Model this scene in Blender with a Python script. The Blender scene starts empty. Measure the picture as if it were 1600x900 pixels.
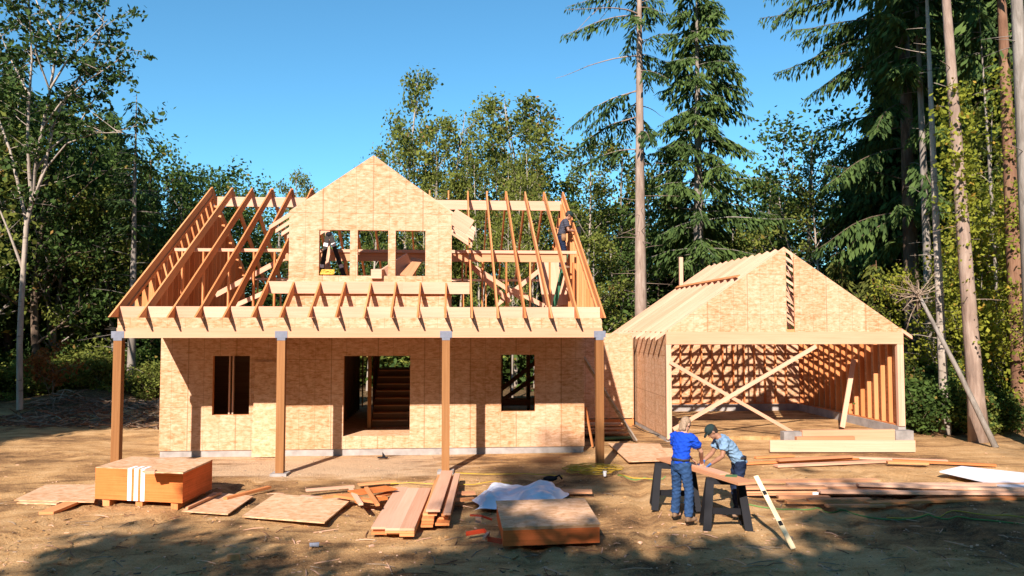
import bpy, math, random
import numpy as np
from mathutils import Vector, Matrix

# ---------------------------------------------------------------- camera, light, exposure
SC = bpy.context.scene
COL = SC.collection
random.seed(7)
F, CH = 1190.0, 3.36                       # focal length in photo pixels, camera height in metres
YAW, PITCH = math.atan(88 / F), math.atan(60 / F)
cam = bpy.data.cameras.new('camera'); cam_o = bpy.data.objects.new('camera', cam); COL.objects.link(cam_o)
cam.sensor_width = 36.0; cam.lens = 36.0 * F / 1600.0
cam.clip_start = 0.1; cam.clip_end = 3000
cam_o.location = (0, 0, CH); cam_o.rotation_euler = (math.pi / 2 + PITCH, 0, -YAW)
SC.camera = cam_o

SUN_DIR = Vector((0.90, 2.55, -1.76)).normalized()      # the way the light travels
sun = bpy.data.lights.new('sun', 'SUN'); sun_o = bpy.data.objects.new('sun', sun); COL.objects.link(sun_o)
sun.energy = 5.0; sun.angle = math.radians(0.55); sun.color = (1.0, 0.885, 0.82)
sun_o.rotation_euler = SUN_DIR.to_track_quat('-Z', 'Y').to_euler(); sun_o.location = (-10, -30, 30)
W = bpy.data.worlds.new('World'); SC.world = W; W.use_nodes = True
wn = W.node_tree.nodes; wl = W.node_tree.links
sky = wn.new('ShaderNodeTexSky'); sky.sky_type = 'NISHITA'; sky.sun_disc = False
sky.sun_elevation = math.asin(-SUN_DIR.z); sky.sun_rotation = math.atan2(-SUN_DIR.x, -SUN_DIR.y)
sky.air_density = 1.0; sky.dust_density = 0.0; sky.ozone_density = 1.0; sky.altitude = 50
bg = wn['Background']; bg.inputs[1].default_value = 0.05
tint = wn.new('ShaderNodeMix'); tint.data_type = 'RGBA'; tint.blend_type = 'MULTIPLY'; tint.inputs[0].default_value = 1.0
tint.inputs[7].default_value = (0.80, 1.58, 1.84, 1)          # the clear, slightly cyan blue of that day
wl.new(sky.outputs[0], tint.inputs[6]); wl.new(tint.outputs[2], bg.inputs[0])
SC.view_settings.view_transform = 'Standard'; SC.view_settings.look = 'None'
SC.view_settings.exposure = 1.02; SC.view_settings.gamma = 1.0; SC.view_settings.use_curve_mapping = False
SC.cycles.use_denoising = True
SC.cycles.max_bounces = 8; SC.cycles.transparent_max_bounces = 4; SC.cycles.transmission_bounces = 4
SC.cycles.sample_clamp_indirect = 6

# ---------------------------------------------------------------- photo geometry
_f = np.array([math.sin(YAW) * math.cos(PITCH), math.cos(YAW) * math.cos(PITCH), math.sin(PITCH)])
_r = np.array([math.cos(YAW), -math.sin(YAW), 0.0]); _u = np.cross(_r, _f)
def _ray(px, py): return _f + _r * (px - 800) / F + _u * (450 - py) / F
def at(px, py, Y):
    d = _ray(px, py); return Vector(np.array([0, 0, CH]) + d * Y / d[1])
def gz(px, py, z=0.0):
    d = _ray(px, py); return Vector(np.array([0, 0, CH]) + d * (z - CH) / d[2])
def bx(px, Y): return at(px, 510, Y).x

# ---------------------------------------------------------------- materials
class NT:
    def __init__(s, name, rough=0.75, spec=0.25):
        s.m = bpy.data.materials.new(name); s.m.use_nodes = True
        s.t = s.m.node_tree; s.n = s.t.nodes; s.b = s.n['Principled BSDF']
        s.b.inputs['Roughness'].default_value = rough
        s.b.inputs['Specular IOR Level'].default_value = spec
    def link(s, a, b): s.t.links.new(a, b)
    def node(s, kind, **kw):
        n = s.n.new('ShaderNode' + kind)
        for k, v in kw.items():
            if isinstance(v, bpy.types.NodeSocket): s.link(v, n.inputs[k])
            elif k in n.inputs.keys(): n.inputs[k].default_value = v
            else: setattr(n, k, v)
        return n
    def coord(s, which='Object'): return s.node('TexCoord').outputs[which]
    def mapped(s, src, scale=(1, 1, 1), rot=(0, 0, 0)):
        n = s.node('Mapping'); s.link(src, n.inputs[0]); n.inputs['Scale'].default_value = scale; n.inputs['Rotation'].default_value = rot
        return n.outputs[0]
    def noise(s, src, scale, detail=4, rough=0.55, dist=0.0):
        n = s.node('TexNoise'); s.link(src, n.inputs['Vector'])
        n.inputs['Scale'].default_value = scale; n.inputs['Detail'].default_value = detail
        n.inputs['Roughness'].default_value = rough; n.inputs['Distortion'].default_value = dist
        return n.outputs[0]
    def ramp(s, fac, stops):
        n = s.node('ValToRGB'); s.link(fac, n.inputs[0]); e = n.color_ramp.elements
        while len(e) > 1: e.remove(e[-1])
        e[0].position = stops[0][0]; e[0].color = (*stops[0][1], 1)
        for p, c in stops[1:]:
            x = e.new(p); x.color = (*c, 1)
        return n.outputs[0]
    def math(s, op, a, b=0.0, c=0.0):
        n = s.node('Math', operation=op)
        for i, v in enumerate((a, b, c)):
            if isinstance(v, bpy.types.NodeSocket): s.link(v, n.inputs[i])
            else: n.inputs[i].default_value = v
        return n.outputs[0]
    def mix(s, fac, a, b, blend='MIX'):
        n = s.node('Mix', data_type='RGBA', blend_type=blend)
        for i, v in ((0, fac), (6, a), (7, b)):
            if isinstance(v, bpy.types.NodeSocket): s.link(v, n.inputs[i])
            elif i == 0: n.inputs[0].default_value = v
            else: n.inputs[i].default_value = (*v, 1)
        return n.outputs[2]
    def bump(s, h, strength=0.3, dist=0.01):
        n = s.node('Bump'); s.link(h, n.inputs['Height']); n.inputs['Strength'].default_value = strength; n.inputs['Distance'].default_value = dist
        s.link(n.outputs[0], s.b.inputs['Normal'])
    def color(s, c):
        if isinstance(c, bpy.types.NodeSocket): s.link(c, s.b.inputs['Base Color'])
        else: s.b.inputs['Base Color'].default_value = (*c, 1)
        return s.m

def m_osb(name, tone=(1, 1, 1), grid=None):
    """Oriented strand board: pressed flakes lying every way; grid = the two axes the printed nail lines run on."""
    k = NT(name, 0.8, 0.2); co = k.coord()
    def t(c): return tuple(min(1, a * b) for a, b in zip(c, tone))
    pal = [(0.05, t((0.36, 0.17, 0.075))), (0.30, t((0.47, 0.255, 0.125))), (0.54, t((0.57, 0.335, 0.195))), (0.92, t((0.66, 0.435, 0.285)))]
    cols = []
    for i, (rx, ry, rz) in enumerate(((0.35, 0.5, 0.9), (0.5, 1.95, 2.2), (1.0, 2.75, 0.4))):
        v = k.node('TexVoronoi'); k.link(k.mapped(co, (9, 17, 30), (rx, ry, rz)), v.inputs['Vector']); v.inputs['Scale'].default_value = 1.0
        bw = k.node('RGBToBW'); k.link(v.outputs['Color'], bw.inputs[0]); cols.append(bw.outputs[0])
    a = k.math('MULTIPLY', k.math('ADD', k.math('ADD', cols[0], cols[1]), cols[2]), 0.34)
    n = k.noise(co, 7.0, 5, 0.7); a2 = k.math('ADD', a, k.math('MULTIPLY', k.math('SUBTRACT', n, 0.5), 1.1))
    sn = k.node('Vector' + 'Math', operation='SNAP'); k.link(co, sn.inputs[0]); sn.inputs[1].default_value = (1.22, 1.22, 2.44)
    wn_ = k.node('TexWhiteNoise'); k.link(sn.outputs[0], wn_.inputs['Vector'])            # every sheet its own tone
    a2 = k.math('ADD', a2, k.math('MULTIPLY', k.math('SUBTRACT', wn_.outputs['Value'], 0.5), 0.22))
    c = k.ramp(a2, pal)
    c = k.mix(k.math('MULTIPLY', k.math('GREATER_THAN', k.noise(co, 1.3, 4, 0.7), 0.58), 0.24), c, t((0.44, 0.27, 0.13)))
    fl = k.noise(k.mapped(co, (14, 14, 30), (0.8, 0.2, 0.4)), 1.0, 2, 0.4)          # the odd dark flake
    c = k.mix(k.math('MULTIPLY', k.math('GREATER_THAN', fl, 0.64), 0.35), c, t((0.30, 0.15, 0.05)))
    if grid:
        sp = k.node('SeparateXYZ'); k.link(co, sp.inputs[0]); L = None
        for ax, step, w, d in grid:
            fr = k.math('FRACT', k.math('DIVIDE', k.math('ADD', sp.outputs[ax], 100.0), step))
            ln = k.math('MULTIPLY', k.math('LESS_THAN', fr, w / step), d)
            L = ln if L is None else k.math('MAXIMUM', L, ln)
        L = k.math('MULTIPLY', L, k.math('ADD', 0.45, k.noise(co, 3.0, 2)))
        c = k.mix(L, c, t((0.24, 0.12, 0.045)))
    k.bump(a, 0.06, 0.002)
    return k.color(c)

def m_lumber(name, lo, mid, hi, rough=0.7, knots=True):
    k = NT(name, rough, 0.25); uv = k.coord('UV')
    g = k.noise(k.mapped(uv, (0.7, 22, 1)), 1.0, 5, 0.6, 0.6)
    big = k.noise(k.mapped(uv, (0.25, 0.9, 1)), 1.0, 2)
    r = k.node('ObjectInfo').outputs['Random']
    f = k.math('ADD', k.math('MULTIPLY', g, 0.55), k.math('ADD', k.math('MULTIPLY', big, 0.5), k.math('MULTIPLY', r, 0.25)))
    c = k.ramp(f, [(0.30, lo), (0.58, mid), (0.85, hi)])
    if knots:
        v = k.node('TexVoronoi'); k.link(k.mapped(uv, (1.1, 6, 1)), v.inputs['Vector'])
        kn = k.math('LESS_THAN', v.outputs['Distance'], 0.085)
        c = k.mix(k.math('MULTIPLY', kn, 0.6), c, (lo[0] * 0.45, lo[1] * 0.38, lo[2] * 0.3))
    k.bump(g, 0.2, 0.003)
    return k.color(c)

def m_plain(name, c, rough=0.6, spec=0.3, var=0.25, scale=6.0, metal=0.0):
    k = NT(name, rough, spec); n = k.noise(k.coord(), scale, 4)
    lo = tuple(max(0, x * (1 - var)) for x in c); hi = tuple(min(1, x * (1 + var)) for x in c)
    k.b.inputs['Metallic'].default_value = metal
    k.bump(n, 0.12, 0.01)
    return k.color(k.ramp(n, [(0.3, lo), (0.7, hi)]))

def m_leaf(name, dark, light, odd=None, odd_at=0.93, trans=0.35):
    k = NT(name, 0.75, 0.12)
    a = k.node('Attribute', attribute_name='tint').outputs['Fac']
    r = k.node('ObjectInfo').outputs['Random']
    n = k.noise(k.coord(), 0.55, 2)
    f = k.math('ADD', k.math('MULTIPLY', a, 0.55), k.math('ADD', k.math('MULTIPLY', n, 0.55), k.math('MULTIPLY', k.math('SUBTRACT', r, 0.5), 0.2)))
    stops = [(0.2, dark), (0.75, light)]
    c = k.ramp(f, stops)
    if odd: c = k.mix(k.math('GREATER_THAN', a, odd_at), c, odd)
    k.color(c)
    tr = k.node('BsdfTranslucent'); k.link(c, tr.inputs['Color'])
    mx = k.node('MixShader'); mx.inputs[0].default_value = trans
    k.link(k.b.outputs[0], mx.inputs[1]); k.link(tr.outputs[0], mx.inputs[2])
    k.link(mx.outputs[0], k.n['Material Output'].inputs['Surface'])
    return k.m

def m_bark(name, a, b, c, band=False):
    k = NT(name, 0.9, 0.1); co = k.coord()
    n1 = k.noise(k.mapped(co, (5, 5, 0.8)), 1.6, 5, 0.65, 0.5); n2 = k.noise(co, 0.7, 3)
    n3 = k.noise(k.mapped(co, (1.5, 1.5, 9)), 1.0, 3)
    f = k.math('ADD', k.math('MULTIPLY', n1, 0.6), k.math('MULTIPLY', n2, 0.5))
    cc = k.ramp(f, [(0.32, a), (0.55, b), (0.75, c)])
    if band: cc = k.mix(k.math('MULTIPLY', k.math('GREATER_THAN', n3, 0.62), 0.6), cc, tuple(x * 0.3 for x in b))
    k.bump(n1, 0.8, 0.03)
    return k.color(cc)

def m_ground():
    k = NT('packed_dirt', 0.95, 0.1); co = k.coord()
    n1 = k.noise(co, 0.28, 5, 0.6); n2 = k.noise(co, 2.2, 6, 0.65); n3 = k.noise(co, 22, 5, 0.7)
    n4 = k.noise(k.mapped(co, (0.5, 1.6, 1)), 1.3, 5, 0.6, 0.8)
    f = k.math('ADD', k.math('ADD', k.math('MULTIPLY', n1, 0.40), k.math('MULTIPLY', n4, 0.30)), k.math('ADD', k.math('MULTIPLY', n2, 0.16), k.math('MULTIPLY', n3, 0.16)))
    c = k.ramp(f, [(0.41, (0.10, 0.053, 0.024)), (0.47, (0.29, 0.158, 0.066)), (0.525, (0.50, 0.29, 0.118)), (0.61, (0.65, 0.42, 0.205))])
    sp = k.node('SeparateXYZ'); k.link(co, sp.inputs[0])
    px_ = k.math('SUBTRACT', 1.0, k.math('DIVIDE', k.math('ABSOLUTE', k.math('ADD', sp.outputs[0], 3.4)), 3.6))     # pale dry sand before the front door
    py_ = k.math('SUBTRACT', 1.0, k.math('DIVIDE', k.math('ABSOLUTE', k.math('SUBTRACT', sp.outputs[1], 19.0)), 1.7))
    pm = k.node('Clamp'); k.link(k.math('MULTIPLY', k.math('ADD', k.math('MINIMUM', px_, py_), k.math('MULTIPLY', k.math('SUBTRACT', n4, 0.5), 1.6)), 2.6), pm.inputs[0])
    c = k.mix(k.math('MULTIPLY', pm.outputs[0], 0.75), c, (0.64, 0.46, 0.29))
    # leaf litter and brown needles under the trees: right of the garage, beyond the house and by the left wood
    rr = k.math('SUBTRACT', sp.outputs[0], 15.5)
    bb = k.math('SUBTRACT', sp.outputs[1], 29.0)
    w = k.math('MAXIMUM', k.math('MULTIPLY', rr, 0.6), bb)
    w = k.math('ADD', k.math('MULTIPLY', w, 0.4), k.math('MULTIPLY', k.math('SUBTRACT', n1, 0.5), 4.0))
    cl = k.node('Clamp'); k.link(w, cl.inputs[0])
    lit = k.ramp(k.noise(co, 7.0, 6, 0.75), [(0.35, (0.035, 0.022, 0.01)), (0.5, (0.11, 0.065, 0.028)), (0.68, (0.25, 0.17, 0.08))])
    c = k.mix(cl.outputs[0], c, lit)
    grain = k.noise(co, 60, 3, 0.7)
    c = k.mix(k.math('MULTIPLY', k.math('GREATER_THAN', grain, 0.60), 0.45), c, (0.55, 0.42, 0.26))
    c = k.mix(k.math('MULTIPLY', k.math('LESS_THAN', grain, 0.40), 0.5), c, (0.06, 0.035, 0.016))
    k.bump(k.math('ADD', k.math('MULTIPLY', n2, 0.55), k.math('ADD', k.math('MULTIPLY', n3, 0.4), k.math('MULTIPLY', grain, 0.12))), 1.0, 0.10)
    return k.color(c)

MT = {}
MT['osb'] = m_osb('osb_board', (1.08, 1.12, 1.08))  # lighter copy of the wall board, making up for weaker sun on flat sheets
MT['osb_wall'] = m_osb('osb_wall_board', (1, 1, 1), [(0, 1.22, 0.016, 0.75), (0, 0.4066, 0.012, 0.5), (2, 1.22, 0.014, 0.7), (2, 0.305, 0.010, 0.42)])
MT['osb_side'] = m_osb('osb_side_board', (1, 1, 1), [(1, 1.22, 0.03, 0.85), (1, 0.4066, 0.02, 0.5), (2, 1.22, 0.018, 0.7), (2, 0.305, 0.014, 0.4)])
MT['osb_brightened'] = m_osb('brightened_loose_osb', (1.04, 1.06, 1.04))  # colour raised too, so that lying sheets look better lit
MT['lumber'] = m_lumber('fresh_fir', (0.34, 0.098, 0.025), (0.54, 0.195, 0.062), (0.63, 0.295, 0.12))
MT['pale'] = m_lumber('pale_fir', (0.47, 0.235, 0.13), (0.58, 0.32, 0.20), (0.66, 0.42, 0.28))
MT['cedar'] = m_lumber('stained_post_wood', (0.14, 0.055, 0.015), (0.235, 0.10, 0.03), (0.33, 0.155, 0.055))
MT['red'] = m_lumber('reddish_fir', (0.36, 0.14, 0.06), (0.50, 0.23, 0.11), (0.62, 0.34, 0.18))
MT['beam'] = m_lumber('laminated_beam', (0.47, 0.215, 0.105), (0.55, 0.285, 0.16), (0.61, 0.36, 0.22), knots=False)
MT['fir_shaded'] = m_lumber('fir_darkened_for_shade', (0.10, 0.05, 0.022), (0.17, 0.09, 0.042), (0.25, 0.15, 0.08))  # same fir, coloured darker to stand for the shade indoors
MT['block'] = m_plain('pale_block', (0.27, 0.245, 0.22), 0.9, 0.2, 0.25, 4)
MT['orange'] = m_plain('orange_edge_paint', (0.60, 0.215, 0.055), 0.7, 0.25, 0.10, 3.0)
MT['redorange'] = m_plain('red_orange_edge_paint', (0.80, 0.165, 0.035), 0.7, 0.25, 0.14, 3.0)
def m_edges(name, c):
    k = NT(name, 0.75, 0.2); co = k.coord(); st = k.noise(k.mapped(co, (0.8, 0.8, 75)), 1.0, 3, 0.7); bl = k.noise(co, 2.2, 5, 0.7)
    f = k.math('ADD', k.math('MULTIPLY', st, 0.6), k.math('MULTIPLY', bl, 0.4))
    k.bump(st, 0.5, 0.006)
    return k.color(k.ramp(f, [(0.30, tuple(x * 0.50 for x in c)), (0.48, tuple(x * 0.9 for x in c)), (0.7, tuple(min(1, x * 1.12 + 0.015) for x in c))]))
MT['orange'] = m_edges('orange_painted_sheet_edges', (0.62, 0.185, 0.045)); MT['redorange'] = m_edges('red_orange_painted_sheet_edges', (0.74, 0.165, 0.04))
MT['white'] = m_plain('white_paint', (0.80, 0.79, 0.77), 0.6, 0.3, 0.08)
MT['whiteboard'] = m_plain('white_rigid_board', (0.72, 0.72, 0.76), 0.5, 0.3, 0.06, 2)
MT['tarp'] = m_plain('white_plastic', (0.74, 0.75, 0.80), 0.35, 0.5, 0.06, 3)
MT['concrete'] = m_plain('pale_concrete', (0.33, 0.30, 0.27), 0.9, 0.2, 0.22, 4)
MT['galv'] = m_plain('galvanised_steel', (0.17, 0.185, 0.225), 0.6, 0.3, 0.15, 8)
MT['black'] = m_plain('black_plastic', (0.008, 0.008, 0.010), 0.7, 0.2, 0.2)
MT['blackrubber'] = m_plain('dark_leather', (0.03, 0.024, 0.02), 0.7, 0.3, 0.3)
MT['yellow'] = m_plain('yellow_plastic', (0.50, 0.32, 0.03), 0.5, 0.4, 0.1)
MT['levelyellow'] = m_plain('pale_yellow_metal', (0.80, 0.63, 0.36), 0.45, 0.4, 0.1)
MT['green_cord'] = m_plain('green_rubber', (0.10, 0.22, 0.05), 0.5, 0.4, 0.2)
MT['green_fg'] = m_plain('green_fibreglass', (0.02, 0.12, 0.055), 0.5, 0.4, 0.2)
MT['greenboard'] = m_plain('green_sheet', (0.07, 0.14, 0.05), 0.7, 0.3, 0.2)
MT['redscrap'] = m_plain('red_plastic', (0.55, 0.06, 0.02), 0.5, 0.4, 0.2)
MT['dirt'] = m_ground()
MT['bark_pale'] = m_bark('pale_alder_bark', (0.20, 0.16, 0.125), (0.36, 0.30, 0.235), (0.48, 0.42, 0.34), True)
MT['bark_fir'] = m_bark('pinkish_fir_bark', (0.13, 0.088, 0.064), (0.28, 0.20, 0.15), (0.42, 0.33, 0.255))
MT['bark_dark'] = m_bark('dark_bark', (0.05, 0.035, 0.025), (0.12, 0.085, 0.06), (0.24, 0.18, 0.12))
MT['bark_red'] = m_bark('reddish_bark', (0.09, 0.045, 0.027), (0.19, 0.10, 0.06), (0.31, 0.19, 0.115))
MT['bark_grey'] = m_bark('grey_bark', (0.10, 0.085, 0.068), (0.22, 0.19, 0.155), (0.36, 0.32, 0.27))
MT['twig'] = m_bark('dead_twigs', (0.12, 0.08, 0.05), (0.26, 0.19, 0.13), (0.42, 0.34, 0.25))
MT['leaf_alder'] = m_leaf('alder_leaves', (0.04, 0.065, 0.012), (0.21, 0.235, 0.045), (0.28, 0.17, 0.05), 0.955)
MT['leaf_dark'] = m_leaf('dark_broad_leaves', (0.018, 0.042, 0.012), (0.09, 0.145, 0.03), (0.20, 0.15, 0.03), 0.965)
MT['leaf_maple'] = m_leaf('deep_green_maple_leaves', (0.012, 0.030, 0.008), (0.050, 0.088, 0.018), (0.12, 0.12, 0.02), 0.97, 0.22)
MT['leaf_fir'] = m_leaf('fir_needles', (0.014, 0.038, 0.014), (0.098, 0.15, 0.036), None, trans=0.2)
MT['leaf_yellow'] = m_leaf('yellow_green_leaves', (0.13, 0.17, 0.02), (0.36, 0.37, 0.045), (0.46, 0.30, 0.05), 0.93, 0.45)
MT['leaf_cedar'] = m_leaf('olive_cedar_sprays', (0.045, 0.06, 0.012), (0.16, 0.17, 0.035), (0.22, 0.12, 0.03), 0.94, 0.25)
MT['leaf_rust'] = m_leaf('rusty_dead_leaves', (0.16, 0.05, 0.015), (0.36, 0.14, 0.035), None)

# ---------------------------------------------------------------- mesh building
OFF = {}
class MB:
    """Collects boxes, boards, tubes, prisms (world coordinates) and links them as ONE mesh object."""
    def __init__(s): s.v = []; s.f = []; s.uv = []; s.mi = []; s.cur = 0
    def face(s, idx, uvs): s.f.append(idx); s.uv.append(uvs); s.mi.append(s.cur)
    def frame_box(s, c, ax, ay, az):
        """box: centre c, half-extent vectors ax (along the grain), ay, az"""
        c, ax, ay, az = Vector(c), Vector(ax), Vector(ay), Vector(az); b = len(s.v)
        if ax.cross(ay).dot(az) < 0: az = -az
        for i in (-1, 1):
            for j in (-1, 1):
                for k in (-1, 1): s.v.append(c + ax * i + ay * j + az * k)
        L, Wd, T = ax.length, ay.length, az.length
        o = random.uniform(0, 50); q = random.uniform(0, 50)
        def u(a, c_, flip): return [(o + p[0], q + p[1]) for p in ((-a, -c_), (a, -c_), (a, c_), (-a, c_))]
        s.face([b + 1, b + 5, b + 7, b + 3], u(L, Wd, 0)); s.face([b + 2, b + 6, b + 4, b + 0], u(L, Wd, 0))
        s.face([b + 0, b + 4, b + 5, b + 1], u(L, T, 0)); s.face([b + 3, b + 7, b + 6, b + 2], u(L, T, 0))
        s.face([b + 4, b + 6, b + 7, b + 5], u(Wd, T, 0)); s.face([b + 1, b + 3, b + 2, b + 0], u(Wd, T, 0))
        return s
    def box(s, p, q):
        p, q = Vector(p), Vector(q); c = (p + q) / 2; h = (q - p) / 2
        e = [Vector((abs(h.x), 0, 0)), Vector((0, abs(h.y), 0)), Vector((0, 0, abs(h.z)))]
        e.sort(key=lambda v: -v.length)
        return s.frame_box(c, *e)
    def board(s, a, b, w, t, side=None):
        """a board from a to b; w its width along side (made square to the axis), t its thickness"""
        a, b = Vector(a), Vector(b); d = b - a; n = d.normalized()
        side = Vector(side) if side is not None else (Vector((0, 0, 1)) if abs(n.z) < 0.9 else Vector((1, 0, 0)))
        side = (side - n * side.dot(n)).normalized(); up = n.cross(side)
        return s.frame_box((a + b) / 2, d / 2, side * w / 2, up * t / 2)
    def prism(s, prof, axis, lo, hi, grain=None):
        """prof: 2D points (convex or not) on the two other axes, pulled from lo to hi along axis (0/1/2)"""
        n = len(prof); b = len(s.v); o = [i for i in range(3) if i != axis]
        area = sum(prof[i][0] * prof[(i + 1) % n][1] - prof[(i + 1) % n][0] * prof[i][1] for i in range(n))
        if (area < 0) != (axis == 1): prof = prof[::-1]
        q = random.uniform(0, 50); g = Vector(grain).normalized() if grain else Vector((1, 0)); h = Vector((-g[1], g[0]))
        for z in (lo, hi):
            for p in prof:
                w = [0, 0, 0]; w[axis] = z; w[o[0]] = p[0]; w[o[1]] = p[1]; s.v.append(Vector(w))
        uv = [(q + Vector(p).dot(g), q + Vector(p).dot(h)) for p in prof]
        s.face(list(range(b + n - 1, b - 1, -1)), uv[::-1]); s.face(list(range(b + n, b + 2 * n)), uv)
        for i in range(n):
            j = (i + 1) % n; l = (Vector(prof[j]) - Vector(prof[i])).length
            s.face([b + i, b + j, b + n + j, b + n + i], [(q, q), (q + l, q), (q + l, q + hi - lo), (q, q + hi - lo)])
        return s
    def tube(s, path, rad, n=8, cap=True):
        path = [Vector(p) for p in path]; b = len(s.v); m = len(path); side = None; run = 0.0; q = random.uniform(0, 9)
        if not hasattr(rad, '__len__'): rad = [rad] * m
        for i, p in enumerate(path):
            d = (path[min(i + 1, m - 1)] - path[max(i - 1, 0)]).normalized()
            if side is None: side = d.orthogonal().normalized()
            side = (side - d * side.dot(d)).normalized(); up = d.cross(side)
            for k in range(n):
                a = 2 * math.pi * k / n; s.v.append(p + (side * math.cos(a) + up * math.sin(a)) * rad[i])
        for i in range(m - 1):
            l = (path[i + 1] - path[i]).length
            for k in range(n):
                k2 = (k + 1) % n
                s.face([b + i * n + k, b + i * n + k2, b + (i + 1) * n + k2, b + (i + 1) * n + k],
                       [(q + run, k / n), (q + run, (k + 1) / n), (q + run + l, (k + 1) / n), (q + run + l, k / n)])
            run += l
        if cap:
            s.face([b + k for k in range(n - 1, -1, -1)], [(0, 0)] * n); s.face([b + (m - 1) * n + k for k in range(n)], [(0, 0)] * n)
        return s
    def ell(s, c, r, n=10, m=7, rot=None):
        c = Vector(c); b = len(s.v); R = rot or Matrix.Identity(3)
        for i in range(m + 1):
            th = math.pi * i / m
            for k in range(n):
                a = 2 * math.pi * k / n
                s.v.append(c + R @ Vector((r[0] * math.sin(th) * math.cos(a), r[1] * math.sin(th) * math.sin(a), r[2] * math.cos(th))))
        for i in range(m):
            for k in range(n):
                k2 = (k + 1) % n
                s.face([b + i * n + k, b + (i + 1) * n + k, b + (i + 1) * n + k2, b + i * n + k2], [(0, 0)] * 4)
        return s
    def loft(s, rings):
        """rings: (centre, side vector * half width, front vector * half depth); a closed skin of ellipses"""
        n = 14; b = len(s.v)
        for c, sx, fy in rings:
            for k in range(n):
                a = 2 * math.pi * k / n; s.v.append(Vector(c) + Vector(sx) * math.cos(a) + Vector(fy) * math.sin(a))
        for i in range(len(rings) - 1):
            for k in range(n):
                k2 = (k + 1) % n
                s.face([b + i * n + k, b + i * n + k2, b + (i + 1) * n + k2, b + (i + 1) * n + k], [(0, 0)] * 4)
        s.face([b + k for k in range(n - 1, -1, -1)], [(0, 0)] * n)
        e = b + (len(rings) - 1) * n; s.face([e + k for k in range(n)], [(0, 0)] * n)
        return s
    def mesh(s, name, off=(0, 0, 0), mats=(), smooth=False):
        off = Vector(off); me = bpy.data.meshes.new(name)
        me.from_pydata([v - off for v in s.v], [], s.f)
        l = me.uv_layers.new(name='UVMap')
        l.data.foreach_set('uv', [c for u in s.uv for p in u for c in p])
        for m in mats: me.materials.append(m)
        if len(mats) > 1: me.polygons.foreach_set('material_index', s.mi)
        if smooth: me.polygons.foreach_set('use_smooth', [True] * len(me.polygons))
        return me
    def build(s, name, mat, parent=None, base=None, smooth=False):
        mats = [MT[m] if isinstance(m, str) else m for m in (mat if isinstance(mat, (list, tuple)) else [mat])]
        off = OFF.get(parent.name, Vector()) if parent else Vector(base if base is not None else (0, 0, 0))
        o = bpy.data.objects.new(name, s.mesh(name, off, mats, smooth)); COL.objects.link(o)
        if parent: o.parent = parent; OFF[o.name] = off
        else: o.location = off; OFF[o.name] = off
        return o

def tag(o, label=None, cat=None, group=None, kind=None):
    if label: o['label'] = label
    if cat: o['category'] = cat
    if group: o['group'] = group
    if kind: o['kind'] = kind
    return o
def thing(name, loc, label, cat, group=None, rz=0.0, local=False):
    """an Empty at the base of a thing; local=True when its parts are given in its own coordinates"""
    o = bpy.data.objects.new(name, None); COL.objects.link(o); o.empty_display_size = 0.3
    o.location = loc; o.rotation_euler = (0, 0, rz)
    OFF[o.name] = Vector() if local else Vector(loc)
    return tag(o, label, cat, group)
def copy_tree(o, parent=None):
    c = o.copy(); COL.objects.link(c)
    if parent: c.parent = parent
    for ch in list(o.children): copy_tree(ch, c)
    return c
def R(a, b): return random.uniform(a, b)

# ---------------------------------------------------------------- the ground
def bumps(x, y):
    s = 0
    for fx, fy, a, ph in ((0.31, 0.23, 0.035, 0.4), (0.9, 0.7, 0.016, 1.7), (-0.6, 1.3, 0.016, 2.9), (2.3, -1.9, 0.008, 0.3), (3.7, 3.1, 0.006, 4.0), (-5.1, 6.3, 0.004, 1.0)):
        s += a * math.sin(fx * x + fy * y + ph + 0.8 * math.sin(0.37 * x - 0.29 * y))
    return s
_rg = np.random.default_rng(33); _G = _rg.uniform(-1, 1, (128, 128))
def vnoise(x, y):
    i, j = math.floor(x), math.floor(y); u, v = x - i, y - j; u = u * u * (3 - 2 * u); v = v * v * (3 - 2 * v)
    a, b, c, d = _G[i % 128, j % 128], _G[(i + 1) % 128, j % 128], _G[i % 128, (j + 1) % 128], _G[(i + 1) % 128, (j + 1) % 128]
    return a + (b - a) * u + (c - a) * v + (a - b - c + d) * u * v
def ruts(x, y):
    d = 0
    for c0, c1, c2, w in ((7.6, 0.16, 0.0, 0.9), (-6.2, 0.10, 0.02, 0.85), (2.2, 0.22, -0.01, 0.9)):
        xc = c0 + c1 * (y - 12) + c2 * (y - 12) ** 2
        for s in (-w, w):
            q = abs(x - xc - s + 0.06 * vnoise(y * 1.1, 7)) / 0.17
            if q < 2.2: d += -0.065 * math.exp(-q * q) + 0.035 * math.exp(-((q - 1.35) / 0.4) ** 2) + (0.008 * math.sin(y * 26) if q < 0.9 else 0)
    return d * (1 - sstep(16.5, 19, y))
def sstep(a, b, x):
    t = min(1, max(0, (x - a) / (b - a))); return t * t * (3 - 2 * t)
def ground_z(x, y):
    z = bumps(x, y) - 0.03
    if -25 < x < 30 and 6 < y < 45: z += 0.035 * vnoise(x * 0.9, y * 0.9) + 0.022 * vnoise(x * 2.1 + 9, y * 2.1) + 0.013 * vnoise(x * 4.3, y * 4.3 + 5) + ruts(x, y)
    flat = sstep(-9, -8, x) * (1 - sstep(14.0, 15.0, x)) * sstep(17.2, 18.0, y)          # the building pad is graded
    z = z * (1 - 0.85 * flat) - 0.02 * flat
    z += 0.55 * sstep(27, 34, y) * (1 - sstep(-9, -7.8, x)) * (0.7 + 0.5 * math.sin(x * 0.9) * math.sin(y * 0.7))   # hummocks at the left wood
    z += 0.35 * sstep(16, 22, x) * sstep(10, 16, y) + 0.25 * sstep(30, 40, y)
    return z
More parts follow.
